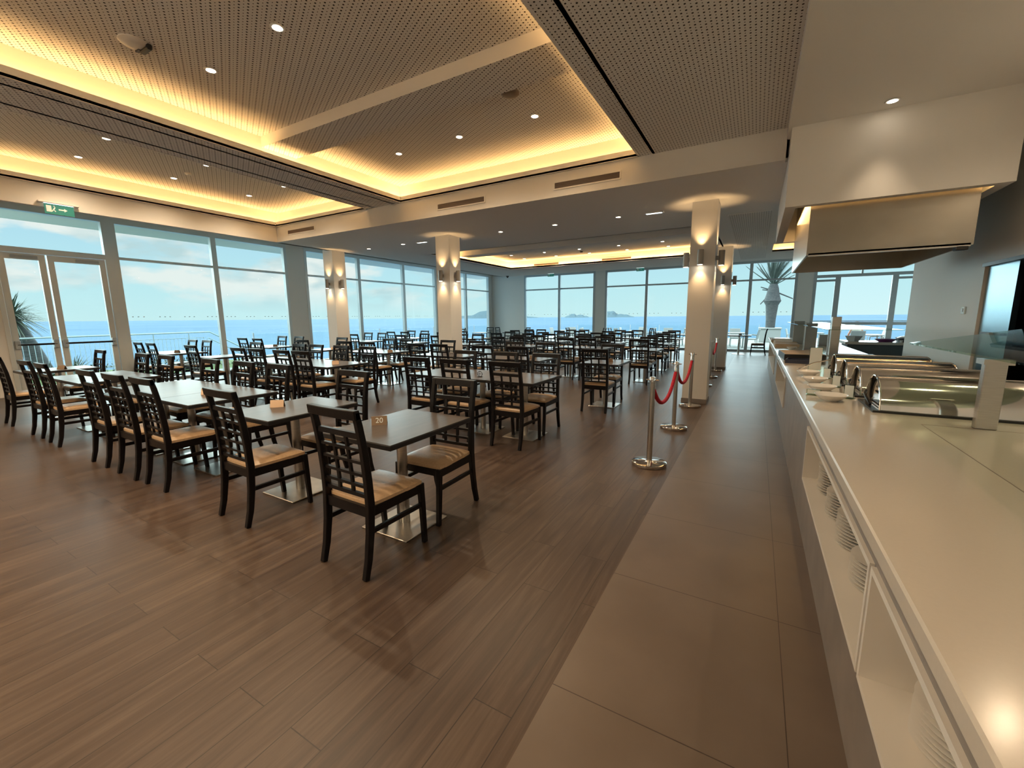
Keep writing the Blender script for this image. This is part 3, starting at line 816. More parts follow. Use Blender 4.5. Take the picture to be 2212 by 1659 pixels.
for row, (ty, ny, fy, T, N, F) in ROWS.items():
    for i, x in enumerate(T):
        put_table(x, ty, 0, f'dark table on steel pedestal, {ORD[i + 1]} from the counter side in the {row} table row')
    for i, x in enumerate(N):
        put_chair(x, ny + random.uniform(-.015, .015), random.uniform(-.03, .03), f'dark lattice-back chair seen from behind, {ORD[i + 1]} from the counter in the {row} row')
    for i, x in enumerate(F):
        put_chair(x, fy + random.uniform(-.015, .015), PI + random.uniform(-.03, .03), f'dark lattice-back chair facing the camera, {ORD[i + 1]} from the counter in the {row} row')
for i, (x, cs) in enumerate(((-.55, (-1, 1)), (-2.95, (-1, 1)), (-4.95, (-1, 1)), (-7.05, (-1, 1)), (-11.1, (-1, 1)))):
    put_table(x, 19.3, PI / 2, f'dark table against the far windows, {ORD[i + 1]} from the counter side')
    for s in cs:
        put_chair(x + s * .68, 19.3, PI / 2 if s > 0 else -PI / 2, f'dark chair in profile by the far windows, {"counter" if s > 0 else "sea"} side of {ORD[i + 1]} table from counter')
put_table(-12.55, 18.55, 0, 'dark table in the far corner of the window bay')
put_chair(-12.5, 19.05, PI, 'dark chair facing the camera at the far corner table')
put_chair(-12.97, 18.1, -.9, 'dark chair turned sideways at the far corner table')

# table numbers and other small things on tables
def tent(x, y, rz, label, txt=None, z=.7755, s=1.0):
    r = empty('table_number_sign', (x, y, z), label, 'table sign', 'folded table number signs', rz)
    m = MB()
    a, h, w = .030 * s, .062 * s, .055 * s
    m.prism([(-a, 0), (-a + .003, 0), (0, h - .004), (a - .003, 0), (a, 0), (0.0015, h), (-.0015, h)], 'x', -w, w)
    m.obj('folded_plate', TENT, r)
    if txt:
        c = bpy.data.curves.new('number', 'FONT'); c.body = txt; c.size = .055 * s; c.align_x = 'CENTER'; c.align_y = 'CENTER'; c.extrude = .0006
        c.materials.append(SIGNWHITE)
        tmp = bpy.data.objects.new('number', c); C.objects.link(tmp)
        bpy.context.view_layer.update()
        me = bpy.data.meshes.new_from_object(tmp.evaluated_get(bpy.context.evaluated_depsgraph_get()))
        bpy.data.objects.remove(tmp)
        for sgn in (-1, 1):
            o = bpy.data.objects.new('number', me.copy()); C.objects.link(o); o.parent = r
            ang = math.atan2(h, a)
            o.location = (0, sgn * (a / 2 + .0022), h / 2)
            o.rotation_euler = (PI / 2 - (PI / 2 - ang) * 1, 0, 0) if sgn < 0 else (PI / 2 - (PI / 2 - ang), 0, PI)
    return r
tent(-2.37, 2.13, .75, 'folded steel table sign numbered 20 on the front table by the aisle', '20')
tent(-3.67, 2.14, .75, 'folded steel table sign on the second table of the front row')
tent(-4.97, 2.17, .75, 'folded steel table sign on the joined tables of the front row')
tent(-9.78, 2.22, .6, 'folded brass-coloured table sign on the table by the glazed door')
tent(-12.05, 4.72, .6, 'small folded table sign on the pair of tables by the sea windows, second row')
tent(-12.0, 7.1, .6, 'small folded table sign on the pair of tables by the sea windows, third row')
tent(-9.3, 7.0, .6, 'small dark table sign on the table beside the pillar near the sea windows')
tent(-7.3, 7.0, .6, 'small folded table sign on the joined tables before the middle pillar')
tent(-6.25, 4.72, .9, 'folded dark table sign at the counter end of the four joined tables')
tent(-3.0, 7.12, .3, 'folded steel table sign between chairs in the third row') if False else None
tent(-3.6, 7.0, .75, 'folded steel table sign on the paired tables of the third row')
tent(-2.15, 7.1, .9, 'tiny folded table sign on the single third-row table by the aisle')
tent(-.52, 19.3, .3, 'tiny dark table sign on the far window table by the aisle')
def ring_holder(x, y, label):
    r = empty('napkin_ring_stand', (x, y, .7755), label, 'table stand')
    m = MB(); n = 28
    m.tube([(.035 * math.cos(2 * PI * k / n), 0, .04 + .035 * math.sin(2 * PI * k / n)) for k in range(n + 1)], .004, 8)
    m.tube([(-.033, 0, .04), (.033, 0, .04)], .003, 6); m.tube([(0, 0, .006), (0, 0, .074)], .003, 6)
    m.obj('wheel', BLACK, r, True)
    MB().box(-.03, .03, -.02, .02, 0, .006).obj('foot', BLACK, r)
ring_holder(-3.12, 4.55, 'small black wheel-shaped stand on the three joined tables of the second row')

# ------------------------------------------------------------------ rope barrier
def stanchion(x, y, label):
    r = empty('rope_stanchion', (x, y, 0), label, 'barrier post', 'chrome barrier posts along the aisle')
    MB().lathe([(.172, 0), (.176, .006), (.176, .03), (.165, .038), (.04, .046), (.03, .05)], n=40).obj('base', CHROME, r, True)
    MB().lathe([(.028, .045), (.028, .90)], n=24).obj('post', STEEL, r, True)
    MB().lathe([(.031, .885), (.031, .925), (.026, .935), (.001, .938)], n=24).obj('cap', CHROME, r, True)
    k = MB()
    for a in range(4):
        dx, dy = math.cos(a * PI / 2), math.sin(a * PI / 2)
        k.tube([(dx * .03, dy * .03, .905), (dx * .062, dy * .062, .905)], .007, 8)
    k.obj('hook_ring', CHROME, r, True)
ST = [(-.88, 4.41), (-.9, 6.06), (-.9, 7.72), (-.93, 10.2), (-.93, 11.7), (-.92, 13.15)]
SL = ['chrome barrier post nearest the camera at the tile edge', 'second chrome barrier post, holding both red ropes', 'chrome barrier post standing before the white pillar', 'chrome barrier post just behind the white pillar', 'chrome barrier post midway to the second pillar', 'chrome barrier post before the second pillar']
for (x, y), l in zip(ST, SL): stanchion(x, y, l)
def rope(a, b, sag, label):
    (x0, y0), (x1, y1) = ST[a], ST[b]
    d = Vector((x1 - x0, y1 - y0, 0)); L = d.length; d.normalize()
    p0 = Vector((x0, y0, .895)) + d * .068; p1 = Vector((x1, y1, .895)) - d * .068
    n = 24
    pts = []
    for k in range(n + 1):
        t = k / n
        s = 2 * t - 1
        q = p0.lerp(p1, t); q.z = .80 - sag * (1 - abs(s) ** 2.2) if 0 < k < n else .80
        pts.append(q)
    r = empty('barrier_rope', (x0, y0, 0), label, 'rope', 'red barrier ropes')
    off = Vector((x0, y0, 0))
    MB().tube([p - off for p in pts], .022, 10).obj('rope', RED, r, True)
    for p, q in ((p0, pts[0]), (p1, pts[-1])):
        MB().tube([p - off, (p + q) / 2 - off + Vector((0, 0, .01)), q - off], [.012, .02, .024], 10).obj('end_hook', CHROME, r, True)
rope(0, 1, .26, 'red velvet rope between the first and second barrier posts')
rope(1, 2, .26, 'red velvet rope between the second post and the post by the white pillar')
rope(4, 5, .26, 'red velvet rope before the second white pillar')

# ------------------------------------------------------------------ buffet counter
CY0, CY1 = -2.2, 14.7
NI = [(-.9, 1.61), (1.67, 3.59), (6.4, 8.85), (10.0, 15.9)]
NI = [(-.9, 1.61), (1.67, 3.59), (6.4, 8.85), (10.05, 14.3)]
NZ0, NZ1 = .38, .74
ct = empty('buffet_counter', (1.0, 6.2, 0), 'long white-topped buffet counter with open plate niches along the tiled aisle', 'counter')
OFF = Vector((1.0, 6.2, 0))
def cobj(mb, name, m, parent=ct, smooth=False):
    o = mb.obj(name, m, parent, smooth)
    o.data.transform(Matrix.Translation(-OFF)) if parent is ct else None
    return o
bd = MB()
xs0, xs1 = .385, 1.6
bd.box(xs0, xs1, CY0, CY1, 0, NZ0 - .02); bd.box(xs0, xs1, CY0, CY1, NZ1 + .02, .83)
ys = [CY0] + [v for n in NI for v in (n[0] - .02, n[1] + .02)] + [CY1]
for a, b in zip(ys[::2], ys[1::2]):
    if b - a > .001: bd.box(xs0, xs1, a, b, NZ0 - .02, NZ1 + .02)
for n in NI: bd.box(xs0 + .5, xs1, n[0] - .02, n[1] + .02, NZ0 - .02, NZ1 + .02)
cobj(bd, 'cabinet_body', BODY)
top = cobj(MB().box(.35, 1.655, CY0, CY1, .845, .9).bevel(.006), 'worktop', WHITESTONE)
top['label'] = 'glossy white stone worktop'
cobj(MB().box(.385, 1.6, CY0, CY1, .83, .845), 'shadow_gap', SHELFWHITE)
for n in NI:
    m = MB(); a, b = n; t = .02
    m.box(.372, .885, a - t, b + t, NZ0 - t, NZ0); m.box(.372, .885, a - t, b + t, NZ1, NZ1 + t)
    m.box(.372, .885, a - t, a, NZ0, NZ1); m.box(.372, .885, b, b + t, NZ0, NZ1); m.box(.865, .885, a, b, NZ0, NZ1)
    cobj(m, 'plate_niche', SHELFWHITE)
jl = MB()
jl.box(.895, .899, CY0, 3.33, .9, .9006); jl.box(.899, 1.655, 3.326, 3.330, .9, .9006)
cobj(jl, 'joint_line', GRILLE)
# plates
PL = MB()
PL.lathe([(.001, .002), (.075, .002), (.085, .0), (.125, .012), (.127, .015), (.120, .0145), (.085, .006), (.001, .005)], n=40)
p0 = PL.obj('plate', PORCELAIN, None, True)
pn = 0
def plates(x, y, n, label, dz=.0168):
    global pn
    for k in range(n):
        o = p0 if pn == 0 else p0.copy()
        if pn: C.objects.link(o)
        pn += 1
        o.location = (x + random.uniform(-.002, .002), y + random.uniform(-.002, .002), NZ0 + .001 + k * dz)
        tag(o, label, 'plate', 'white dinner plates in the counter niches')
plates(.56, 3.34, 17, 'white plate in the tallest stack, far end of the middle niche')
plates(.56, 2.96, 9, 'white plate in the second stack of the middle niche')
plates(.56, 2.60, 10, 'white plate in the third stack of the middle niche')
plates(.56, 2.22, 8, 'white plate in the stack by the niche divider')
plates(.58, 1.42, 8, 'white plate in the farther stack of the front niche')
plates(.58, 1.14, 7, 'white plate in the stack at the bottom picture edge')
# glasses in the third niche
def tumbler(x, y, label):
    r = MB().lathe([(.001, .004), (.028, .004), (.03, 0), (.036, .10), (.034, .10), (.027, .008), (.001, .008)], n=20).obj('drinking_glass', CLEAR, None, True, (x, y, NZ0))
    tag(r, label, 'glass', 'drinking glasses in the third niche')
for k in range(12):
    tumbler(.47 + .09 * (k % 3), 6.75 + .17 * (k // 3), 'clear drinking glass among the glasses in the third niche')

# roll-top chafing dishes
def chafer(x0, x1, y, label):
    r = empty('chafing_dish', ((x0 + x1) / 2, y, .9), label, 'chafing dish', 'roll-top chafing dishes on the counter')
    w = (x1 - x0) / 2; R = .215; n = 20
    def arc(rad, a0=0, a1=PI): return [(rad * math.cos(a0 + (a1 - a0) * k / n), .012 + .98 * rad * math.sin(a0 + (a1 - a0) * k / n)) for k in range(n + 1)]
    lid = MB()
    rings = [[(-w, u, v) for u, v in arc(R)], [(w, u, v) for u, v in arc(R)]]
    R0 = [[lid.bm.verts.new(p) for p in q] for q in rings]
    for i in range(n): lid.bm.faces.new((R0[0][i], R0[0][i + 1], R0[1][i + 1], R0[1][i]))
    lo = lid.obj('roll_lid', CHROME, r, True)
    for a, b in ((-w + .02, -w + .024), (w - .024, w - .02)):
        MB().prism(arc(R - .004), 'x', a, b).obj('end_panel', CHROME, lo)
    rim = MB()
    rim.tube([(-w, u, v) for u, v in arc(R)], .006, 8); rim.tube([(w, u, v) for u, v in arc(R)], .006, 8); rim.tube([(-w, .012, .012 + R), (w, .012, .012 + R)], .005, 8)
    rim.obj('lid_rim', CHROME, lo, True)
    fr = MB(); a = R + .03
    fr.box(-w - .04, w + .04, -a, -a + .03, 0, .014); fr.box(-w - .04, w + .04, a - .03, a, 0, .014); fr.box(-w - .04, -w - .005, -a + .03, a - .03, 0, .014); fr.box(w + .005, w + .04, -a + .03, a - .03, 0, .014)
    fr.obj('frame', BLACK, r)
    MB().box(-w, w, -R + .005, R - .005, .0, .008).obj('water_pan', STEEL, r)
    MB().tube([(-w - .02, -.05, .02), (-w - .035, .0, .06), (-w - .03, .10, .075), (-w - .01, .17, .09)], .009, 8).obj('handle', BLACK, lo, True)
CHY = [3.84, 4.45, 5.05, 5.66]
for y, l in zip(CHY, ('chrome roll-top chafing dish nearest the camera', 'chrome roll-top chafing dish, second along the counter', 'chrome roll-top chafing dish, third along the counter', 'chrome roll-top chafing dish farthest along the counter')):
    chafer(.76, 1.5, y, l)
# serving bowls on the front edge
def bowl(x, y, s, label, m=PORCELAIN, z=.9):
    r = empty('serving_bowl', (x, y, z), label, 'bowl', 'white oval bowls before the chafing dishes')
    MB().lathe([(.001, .004), (.05 * s, .0), (.055 * s, .004), (.095 * s, .03), (.115 * s, .05), (.113 * s, .053), (.09 * s, .035), (.05 * s, .012), (.001, .010)], n=36, sx=.92, sy=1.0).obj('bowl', m, r, True)
    return r
BY = [(.535, 3.95), (.53, 4.42), (.53, 4.95), (.53, 5.52)]
for (x, y), l in zip(BY, ('white oval bowl nearest the camera on the counter edge', 'second white oval bowl along the counter edge', 'third white oval bowl along the counter edge', 'white bowl holding the big serving spoon')):
    bowl(x, y, 1.0, l)
def spoon(x, y, z, label):
    r = empty('serving_spoon', (x, y, z), label, 'spoon')
    MB().lathe([(.001, -.012), (.02, -.008), (.034, .002), (.036, .006), (.03, .004), (.001, -.006)], n=20, sx=1.35, sy=1).obj('spoon_bowl', CHROME, r, True)
    MB().tube([(.045, 0, .006), (.12, .01, .02), (.22, .02, .015), (.27, .02, .01)], [.008, .006, .007, .006], 8).obj('handle', CHROME, r, True)
    r.rotation_euler = (0, -.35, -.4)
spoon(.46, 5.5, .985, 'large steel serving spoon resting on the fourth white bowl')
# card holders
def card(x, y, h, label, rz=0, w=.07):
    r = empty('card_holder', (x, y, .9), label, 'card holder', 'clear label holders on the counter', rz)
    MB().box(-w / 2, w / 2, -.03, .03, 0, .005).obj('foot', CLEAR, r)
    MB().box(-w / 2, w / 2, -.004, .0, .005, h).obj('clear_plate', CLEAR, r)
    MB().box(-w / 2 + .006, w / 2 - .006, -.0055, -.0042, .012, h - .006).obj('card', SIGNWHITE, r)
card(.67, 4.12, .11, 'clear card holder between first bowl and first chafing dish', -.5)
card(.67, 4.73, .11, 'clear card holder by the second chafing dish', -.5)
card(.67, 5.33, .11, 'clear card holder by the third chafing dish', -.5)
card(.45, 4.17, .05, 'white label card beside the second bowl on the counter edge', -.3, .1)
card(.63, 6.0, .28, 'tall steel-backed menu card before the dark trays', .1, .13)
# dark tray with bread paper and a second tray
def tray(x, y, w, d, h, label, m=BLACK, fill=None, rz=0):
    r = empty('serving_tray', (x, y, .9), label, 'tray', None, rz)
    t = .012
    b = MB(); b.box(-w / 2, w / 2, -d / 2, d / 2, 0, t); b.box(-w / 2, w / 2, -d / 2, -d / 2 + t, t, h); b.box(-w / 2, w / 2, d / 2 - t, d / 2, t, h)
    b.box(-w / 2, -w / 2 + t, -d / 2 + t, d / 2 - t, t, h); b.box(w / 2 - t, w / 2, -d / 2 + t, d / 2 - t, t, h)
    b.obj('tray_box', m, r)
    if fill:
        MB().box(-w / 2 + t, w / 2 - t, -d / 2 + t, d / 2 - t, h - .02, h + .006).bevel(.003).obj('paper_liner', fill, r)
    return r
tray(.62, 7.75, .5, .85, .085, 'black tray lined with brown paper on the counter', BLACK, KRAFT, .05)
tray(.60, 6.98, .40, .30, .05, 'low dark blue tray in front of the paper-lined tray', mat('navy_plastic', (.02, .028, .06), .4), None, -.15)
for k, (x, y) in enumerate(((.56, 12.4), (.60, 11.5), (.58, 10.6))):
    tray(x, y, .42, .7, .06, ('flat kraft-lined tray at the far counter end', 'flat kraft-lined tray, second from the far counter end', 'flat kraft-lined tray, third from the far counter end')[k], KRAFT, KRAFT)
bowl(.62, 9.6, .8, 'small white bowl between the trays on the counter')
# tall menu panels
def panel(x, y, h, w, label, m):
    r = empty('menu_stand', (x, y, .9), label, 'menu stand', 'grey menu boards on the counter', 0)
    MB().box(-w / 2, w / 2, -.008, .008, .01, h).bevel(.004).obj('board', m, r)
    MB().box(-w / 2 - .01, w / 2 + .01, -.05, .05, 0, .01).obj('foot', STEEL, r)
panel(.83, 11.3, .52, .2, 'tall grey menu board at the far end of the counter', GREYCER)
panel(.90, 9.6, .50, .18, 'tall grey menu board with slanted top on the counter', GREYCER)
# sneeze guards
def sneeze(y0, y1, x, label, zt=1.30, posts=None):
    r = empty('sneeze_guard', (x, (y0 + y1) / 2, .9), label, 'sneeze guard', 'glass sneeze guards over the counter')
    h = (y1 - y0) / 2
    for py in (posts or (-h + .35, h - .35)):
        MB().box(-.045, .045, py - .025, py + .025, 0, zt - .9).bevel(.004).obj('post', STEEL, r)
        MB().box(-.06, .06, py - .05, py + .05, zt - .93, zt - .9).obj('bracket', STEEL, r)
    g = MB()
    za, zb, xa, xb = (zt - .9 + (.045 if posts and zt == 1.30 else 0)), (zt - .9 + (.17 if zt == 1.30 else 0)), (-.24 if zt == 1.30 else -.33), .42
    g.loops([[(xa, -h, za), (xb, -h, zb), (xb, -h, zb + .01), (xa, -h, za + .01)], [(xa, h, za), (xb, h, zb), (xb, h, zb + .01), (xa, h, za + .01)]])
    g.obj('glass_shelf', CLEAR, r)
    return r
sneeze(1.2, 3.9, 1.17, 'near glass sneeze guard on a flat steel post beside the first chafing dish', 1.30, (.81,))
sneeze(6.6, 9.6, 1.10, 'glass sneeze guard halfway along the counter', 1.36, (.64,))
sneeze(9.9, 13.2, 1.03, 'glass sneeze guard at the far end of the counter', 1.36, (-.27,))
# steel column rising through the counter end
MBc = empty('steel_post', (1.1, 8.4, .9), 'tall flat steel service post standing on the counter', 'post')
MB().box(-.06, .06, -.05, .05, 0, .62).bevel(.005).obj('shaft', STEEL, MBc)
MB().box(-.09, .09, -.08, .08, 0, .012).obj('foot', STEEL, MBc)
# warming plates behind the chafers
r = empty('warming_tray', (1.3, 7.6, .9), 'long dark rounded warming tray on the counter behind the sneeze guard post', 'tray')
MB().box(-.26, .26, -.4, .4, 0, .05).bevel(.02, 2).obj('body', GREYCER, r, True)
MB().box(-.22, .22, -.36, .36, .05, .075).bevel(.012, 2).obj('lid', BLACK, r, True)

# back counter with serving pieces
bk = empty('back_counter', (3.4, 12.9, 0), 'dark counter with pale top across the end of the serving area', 'counter')
MB().box(-1.5, 1.5, -.35, .4, 0, .86).obj('cabinet_body', mat('blue_grey_panel', (.09, .12, .13), .5), bk)
MB().box(-1.55, 1.55, -.4, .45, .86, .92).bevel(.006).obj('worktop', WHITESTONE, bk)
r = empty('serving_bowl', (2.05, 12.85, .92), 'square grey bowl on the back counter', 'bowl')
MB().lathe([(.10, 0), (.17, .13), (.16, .13), (.09, .01), (.001, .01)], n=4).obj('bowl', GREYCER, r)
r = empty('serving_bowl', (2.62, 12.75, .92), 'shallow purple bowl on the back counter', 'bowl')
MB().lathe([(.12, 0), (.21, .07), (.20, .07), (.11, .012), (.001, .012)], n=32).obj('bowl', PURPLE, r, True)
r = empty('food_pan', (3.15, 12.85, .92), 'wide dark pan heaped with pale food on the back counter', 'pan')
MB().lathe([(.31, 0), (.33, .10), (.34, .10), (.34, .085)], n=40).obj('pan', BLACK, r, True)
hp = MB().lathe([(.325, .09), (.26, .125), (.15, .145), (.001, .15)], n=40); hp.obj('food', PORCELAIN, r, True)
r = empty('salt_pot', (2.86, 12.6, .92), 'tiny white pot on the back counter', 'pot')
MB().lathe([(.025, 0), (.03, .05), (.02, .055), (.001, .055)], n=16).obj('pot', PORCELAIN, r, True)
# cutlery box, steel box by the sneeze guard
r = empty('steel_box', (1.32, 11.2, .9), 'tall grey steel bin behind the far sneeze guard', 'bin')
MB().box(-.13, .13, -.13, .13, 0, .22).bevel(.01, 2).obj('body', GREYCER, r, True)
MB().box(-.135, .135, -.135, .135, .22, .235).bevel(.004).obj('lid', GREYCER, r)

# ------------------------------------------------------------------ extraction hood
hd = empty('extraction_hood', (1.195, 7.7, 2.27), 'large brushed steel extraction hood hanging over the serving area', 'extractor hood')
c = MB(); w0, w1, h0, h1 = -.725, .725, -1.3, 1.25
c.box(w0, w1, h0, h0 + .02, 0, 1.15); c.box(w0, w1, h1 - .02, h1, 0, 1.15); c.box(w0, w0 + .02, h0 + .02, h1 - .02, 0, 1.15); c.box(w1 - .02, w1, h0 + .02, h1 - .02, 0, 1.15)
c.box(w0, w1, h0, h1, 1.13, 1.15)
c.obj('canopy', STEELH, hd)
f = MB()
f.loops([[(w0 + .02, h0 + .03, .02), (w1 - .02, h0 + .03, .02), (w1 - .02, h0 + .06, .02), (w0 + .02, h0 + .06, .02)], [(w0 + .02, 1.0, .50), (w1 - .02, 1.0, .50), (w1 - .02, 1.03, .48), (w0 + .02, 1.03, .48)]])
f.obj('filter_panel', STEELH, hd)
MB().box(w0 + .02, w1 - .02, h0 - .0, h0 + .03, -.015, .02).obj('drip_gutter', STEEL, hd)
MB().box(w1 - .13, w1 - .03, h0 - .0, h0 + .09, -.05, -.005).bevel(.006).obj('switch_box', BLACK, hd)
# wall switch
r = empty('light_switch', (XR, 7.95, 1.545), 'small white wall switch beside the steel door', 'switch')
MB().box(-.02, 0, -.055, .055, 0, .10).bevel(.006).obj('plate', SIGNWHITE, r)
MB().box(-.028, -.02, -.022, .022, .03, .075).bevel(.003).obj('rocker', LAMPRIM, r)

# ------------------------------------------------------------------ outdoors
t1 = MB().box(XW - 1.9, XW - .11, -6, YW + 14, -.25, -.04); t1.box(XW - .11, 14, YW + .11, YW + 13.5, -.25, -.04)
struct('ground', t1, PAVE, 'pale paved terrace outside the windows')
struct('ground', MB().box(XW - 5.2, XW - 1.9, -6, 9.5, -.4, -.06), GRASS, 'grass strip outside the glazed doors')
sea = MB()
sea.box(-60000, 40000, -20000, 60000, -26, -25.5)
struct('sea', sea, SEA, 'wide blue sea out to the horizon')
# hazy islands on the horizon
def hills(name, cx, cy, wdt, hgt, seed, label):
    rnd = random.Random(seed); m = MB(); n = 40
    d = Vector((cx, cy, 0)).normalized(); s = Vector((d.y, -d.x, 0))
    rings = []
    ph = [rnd.uniform(0, 6.28) for _ in range(5)]
    for k in range(n + 1):
        u = k / n * 2 - 1
        h = hgt * max(.03, (1 - abs(u) ** 1.8)) * (.62 + .2 * math.sin(3 * u + ph[0]) + .12 * math.sin(9 * u + ph[1]) + .07 * math.sin(19 * u + ph[2]))
        p = Vector((cx, cy, 0)) + s * u * wdt / 2
        rings.append([p - d * 900 + Vector((0, 0, -26)), p + Vector((0, 0, h)), p + d * 900 + Vector((0, 0, -26))])
    m.loops(rings, True)
    struct(name, m, HILL, label)
hills('hill', -8600, 13600, 3200, 330, 3, 'long hazy island on the horizon')
hills('hill', -6000, 15400, 900, 190, 5, 'small hazy island on the horizon')
hills('hill', -4700, 15800, 1500, 260, 9, 'peaked hazy island on the horizon')
# railing beyond the grass with stair rail going down
rl = empty('terrace_railing', (-18, 4, 0), 'pale metal railing with balusters outside the sea windows', 'railing')
rr = MB(); bb = MB(); pp = MB()
rr.tube([(0, -4, 1.05), (0, 4.16, 1.10), (0, 5.6, .25), (0, 8.5, -1.5)], .022, 8)
rr.tube([(0, -4, .86), (0, 4.0, .90)], .010, 6)
rr.tube([(0, 4.1, .88), (0, 5.5, .03), (0, 8.4, -1.7)], .016, 6)
rr.tube([(0, -4, .08), (0, 4.1, .08)], .012, 6)
y = -3.9
i = 0
while y < 4.1:
    if i % 9 == 0: pp.tube([(0, y, -.1), (0, y, 1.06)], .018, 8)
    else: bb.tube([(0, y, .08), (0, y, .87 + .04 * (i % 2))], .007, 5)
    y += .117; i += 1
rr.obj('handrail', RAIL, rl, True); bb.obj('balusters', RAIL, rl); pp.obj('posts', RAIL, rl)
# glass balustrade farther along
gb = empty('glass_balustrade', (-17.5, 14, 0), 'clear glass balustrade along the sea terrace edge', 'balustrade')
g, q = MB(), MB()
for k in range(8):
    y = -4.5 + k * 2.2
    q.box(-.02, .02, y - .02, y + .02, -.3, 1.02)
    g.box(-.006, .006, y + .04, y + 2.14, .0, .98)
g.obj('panes', GLASS, gb); q.obj('posts', DARKFRAME, gb)
gb2 = empty('glass_balustrade', (-4, 33.6, 0), 'clear glass balustrade at the end of the far terrace', 'balustrade')
g, q = MB(), MB()
for k in range(9):
    x = -9 + k * 2.2
    q.box(x - .02, x + .02, -.02, .02, -.3, .92)
    g.box(x + .04, x + 2.14, -.006, .006, .0, .88)
g.obj('panes', GLASS, gb2); q.obj('posts', DARKFRAME, gb2)
# plants
def blade(m, p, d, L, w, droop, seg=5):
    d = Vector(d).normalized(); side = d.cross(Vector((0, 0, 1)))
    if side.length < .05: side = Vector((1, 0, 0))
    side.normalize()
    A = []; p = Vector(p)
    for k in range(seg + 1):
        t = k / seg
        c = p + d * L * t + Vector((0, 0, -droop * L * t * t))
        ww = w * (1 - t) ** .7 * (.6 + .4 * min(1, t * 4))
        A.append((m.bm.verts.new(c - side * ww), m.bm.verts.new(c + side * ww + Vector((0, 0, .0))), m.bm.verts.new(c + Vector((0, 0, ww * .5)))))
    for a, b in zip(A, A[1:]):
        m.bm.faces.new((a[0], a[2], b[2], b[0])); m.bm.faces.new((a[2], a[1], b[1], b[2])); m.bm.faces.new((a[1], a[0], b[0], b[1]))
rnd = random.Random(4)
yp = empty('yucca_plant', (-18.9, 3.35, -.5), 'spiky yucca-like plant with thick trunk behind the railing outside the glazed door', 'plant')
MB().tube([(0, .55, 0), (0, .5, .6), (.02, .36, 1.2), (0, .2, 1.75), (0, .12, 2.1)], [.30, .26, .22, .19, .14], 14).obj('trunk', BARK, yp, True)
cr = MB()
for k in range(190):
    a = rnd.uniform(0, 2 * PI); e = rnd.uniform(-.5, 1.25)
    d = (math.cos(a) * math.cos(e), math.sin(a) * math.cos(e), math.sin(e))
    blade(cr, (0, .1, 2.15 + rnd.uniform(-.1, .15)), d, rnd.uniform(.65, 1.0), .028, rnd.uniform(.1, .5))
cr.obj('leaf_crown', LEAF, yp)
for (x, y, s, l) in ((-17.3, 2.5, .75, 'low grey-green rosette plant in front of the railing, by the yucca'), (-17.4, 3.6, .6, 'small grey-green rosette plant at the yucca foot'), (-19.0, 4.6, .6, 'low shrub beyond the railing past the yucca')):
    pl = empty('agave_plant', (x, y, -.1), l, 'plant', 'rosette plants by the railing')
    m = MB()
    for k in range(70):
        a = rnd.uniform(0, 2 * PI); e = rnd.uniform(.1, 1.3)
        blade(m, (0, 0, 0), (math.cos(a) * math.cos(e), math.sin(a) * math.cos(e), math.sin(e)), s * rnd.uniform(.7, 1.3), .05 * s, rnd.uniform(.0, .35))
    m.obj('rosette', LEAF, pl)
sh = empty('low_hedge', (-17.0, 5.6, -.1), 'low green ground shrubs along the railing', 'shrub')
m = MB()
for k in range(900):
    p = (rnd.uniform(-.5, .5), rnd.uniform(-1.6, 2.6), rnd.uniform(0, .32))
    a = rnd.uniform(0, 2 * PI); e = rnd.uniform(0, 1.4)
    blade(m, p, (math.cos(a) * math.cos(e), math.sin(a) * math.cos(e), math.sin(e)), rnd.uniform(.1, .2), .02, .3, 3)
m.obj('foliage', LEAF, sh)
# date palm outside the far window
dp = empty('date_palm', (.74, 30, -.1), 'date palm with upswept fronds on the far terrace', 'palm tree')
prof = [(.24, .3), (.25, .9), (.26, 1.4), (.30, 1.9), (.33, 2.25), (.46, 2.5), (.42, 2.6), (.34, 2.9), (.28, 3.25), (.2, 3.5)]
MB().lathe(prof, n=18).obj('trunk', BARK, dp, True)
cr = MB()
def frond(m, p, az, e, L, droop, rnd):
    d = Vector((math.cos(az) * math.cos(e), math.sin(az) * math.cos(e), math.sin(e)))
    side = Vector((-math.sin(az), math.cos(az), 0))
    n = 26; pts = []
    for k in range(n + 1):
        t = k / n
        pts.append(Vector(p) + d * L * t + Vector((.25 * t * t * L * .4, 0, -droop * L * t * t)))
    m.tube(pts[::2], [.03 * (1 - .8 * k / (len(pts[::2]) - 1)) for k in range(len(pts[::2]))], 4)
    for k in range(5, n):
        t = k / n
        dd = (pts[k + 1] - pts[k]).normalized()
        for s in (-1, 1):
            q = (dd * .8 + side * s * .5 + Vector((.1, 0, .1))).normalized()
            blade(m, pts[k], q, .52 * (1 - .55 * t), .014, .12, 2)
for k in range(34):
    az = rnd.uniform(0, 2 * PI); e = rnd.uniform(.75, 1.5)
    frond(cr, (0, 0, 3.45), az, e, rnd.uniform(1.5, 2.2), rnd.uniform(.02, .14), rnd)
for az, e, L in ((0.1, .55, 2.3), (-.2, .75, 2.3), (.3, .9, 2.2), (PI, .62, 2.1), (2.9, .9, 2.0)):
    frond(cr, (0, 0, 3.4), az, e, L, .02, rnd)
cr.obj('frond_crown', FROND, dp)
st = MB()
for az, e, L in ((0.0, -.45, 1.5), (PI, .35, .7), (3.3, -.9, 1.0), (2.8, .15, .6)):
    d = Vector((math.cos(az) * math.cos(e), math.sin(az) * math.cos(e), math.sin(e)))
    st.tube([Vector((0, 0, 3.1)) + d * .15, Vector((0, 0, 3.1)) + d * L], [.045, .03], 6)
st.obj('dead_stalks', BARK, dp)
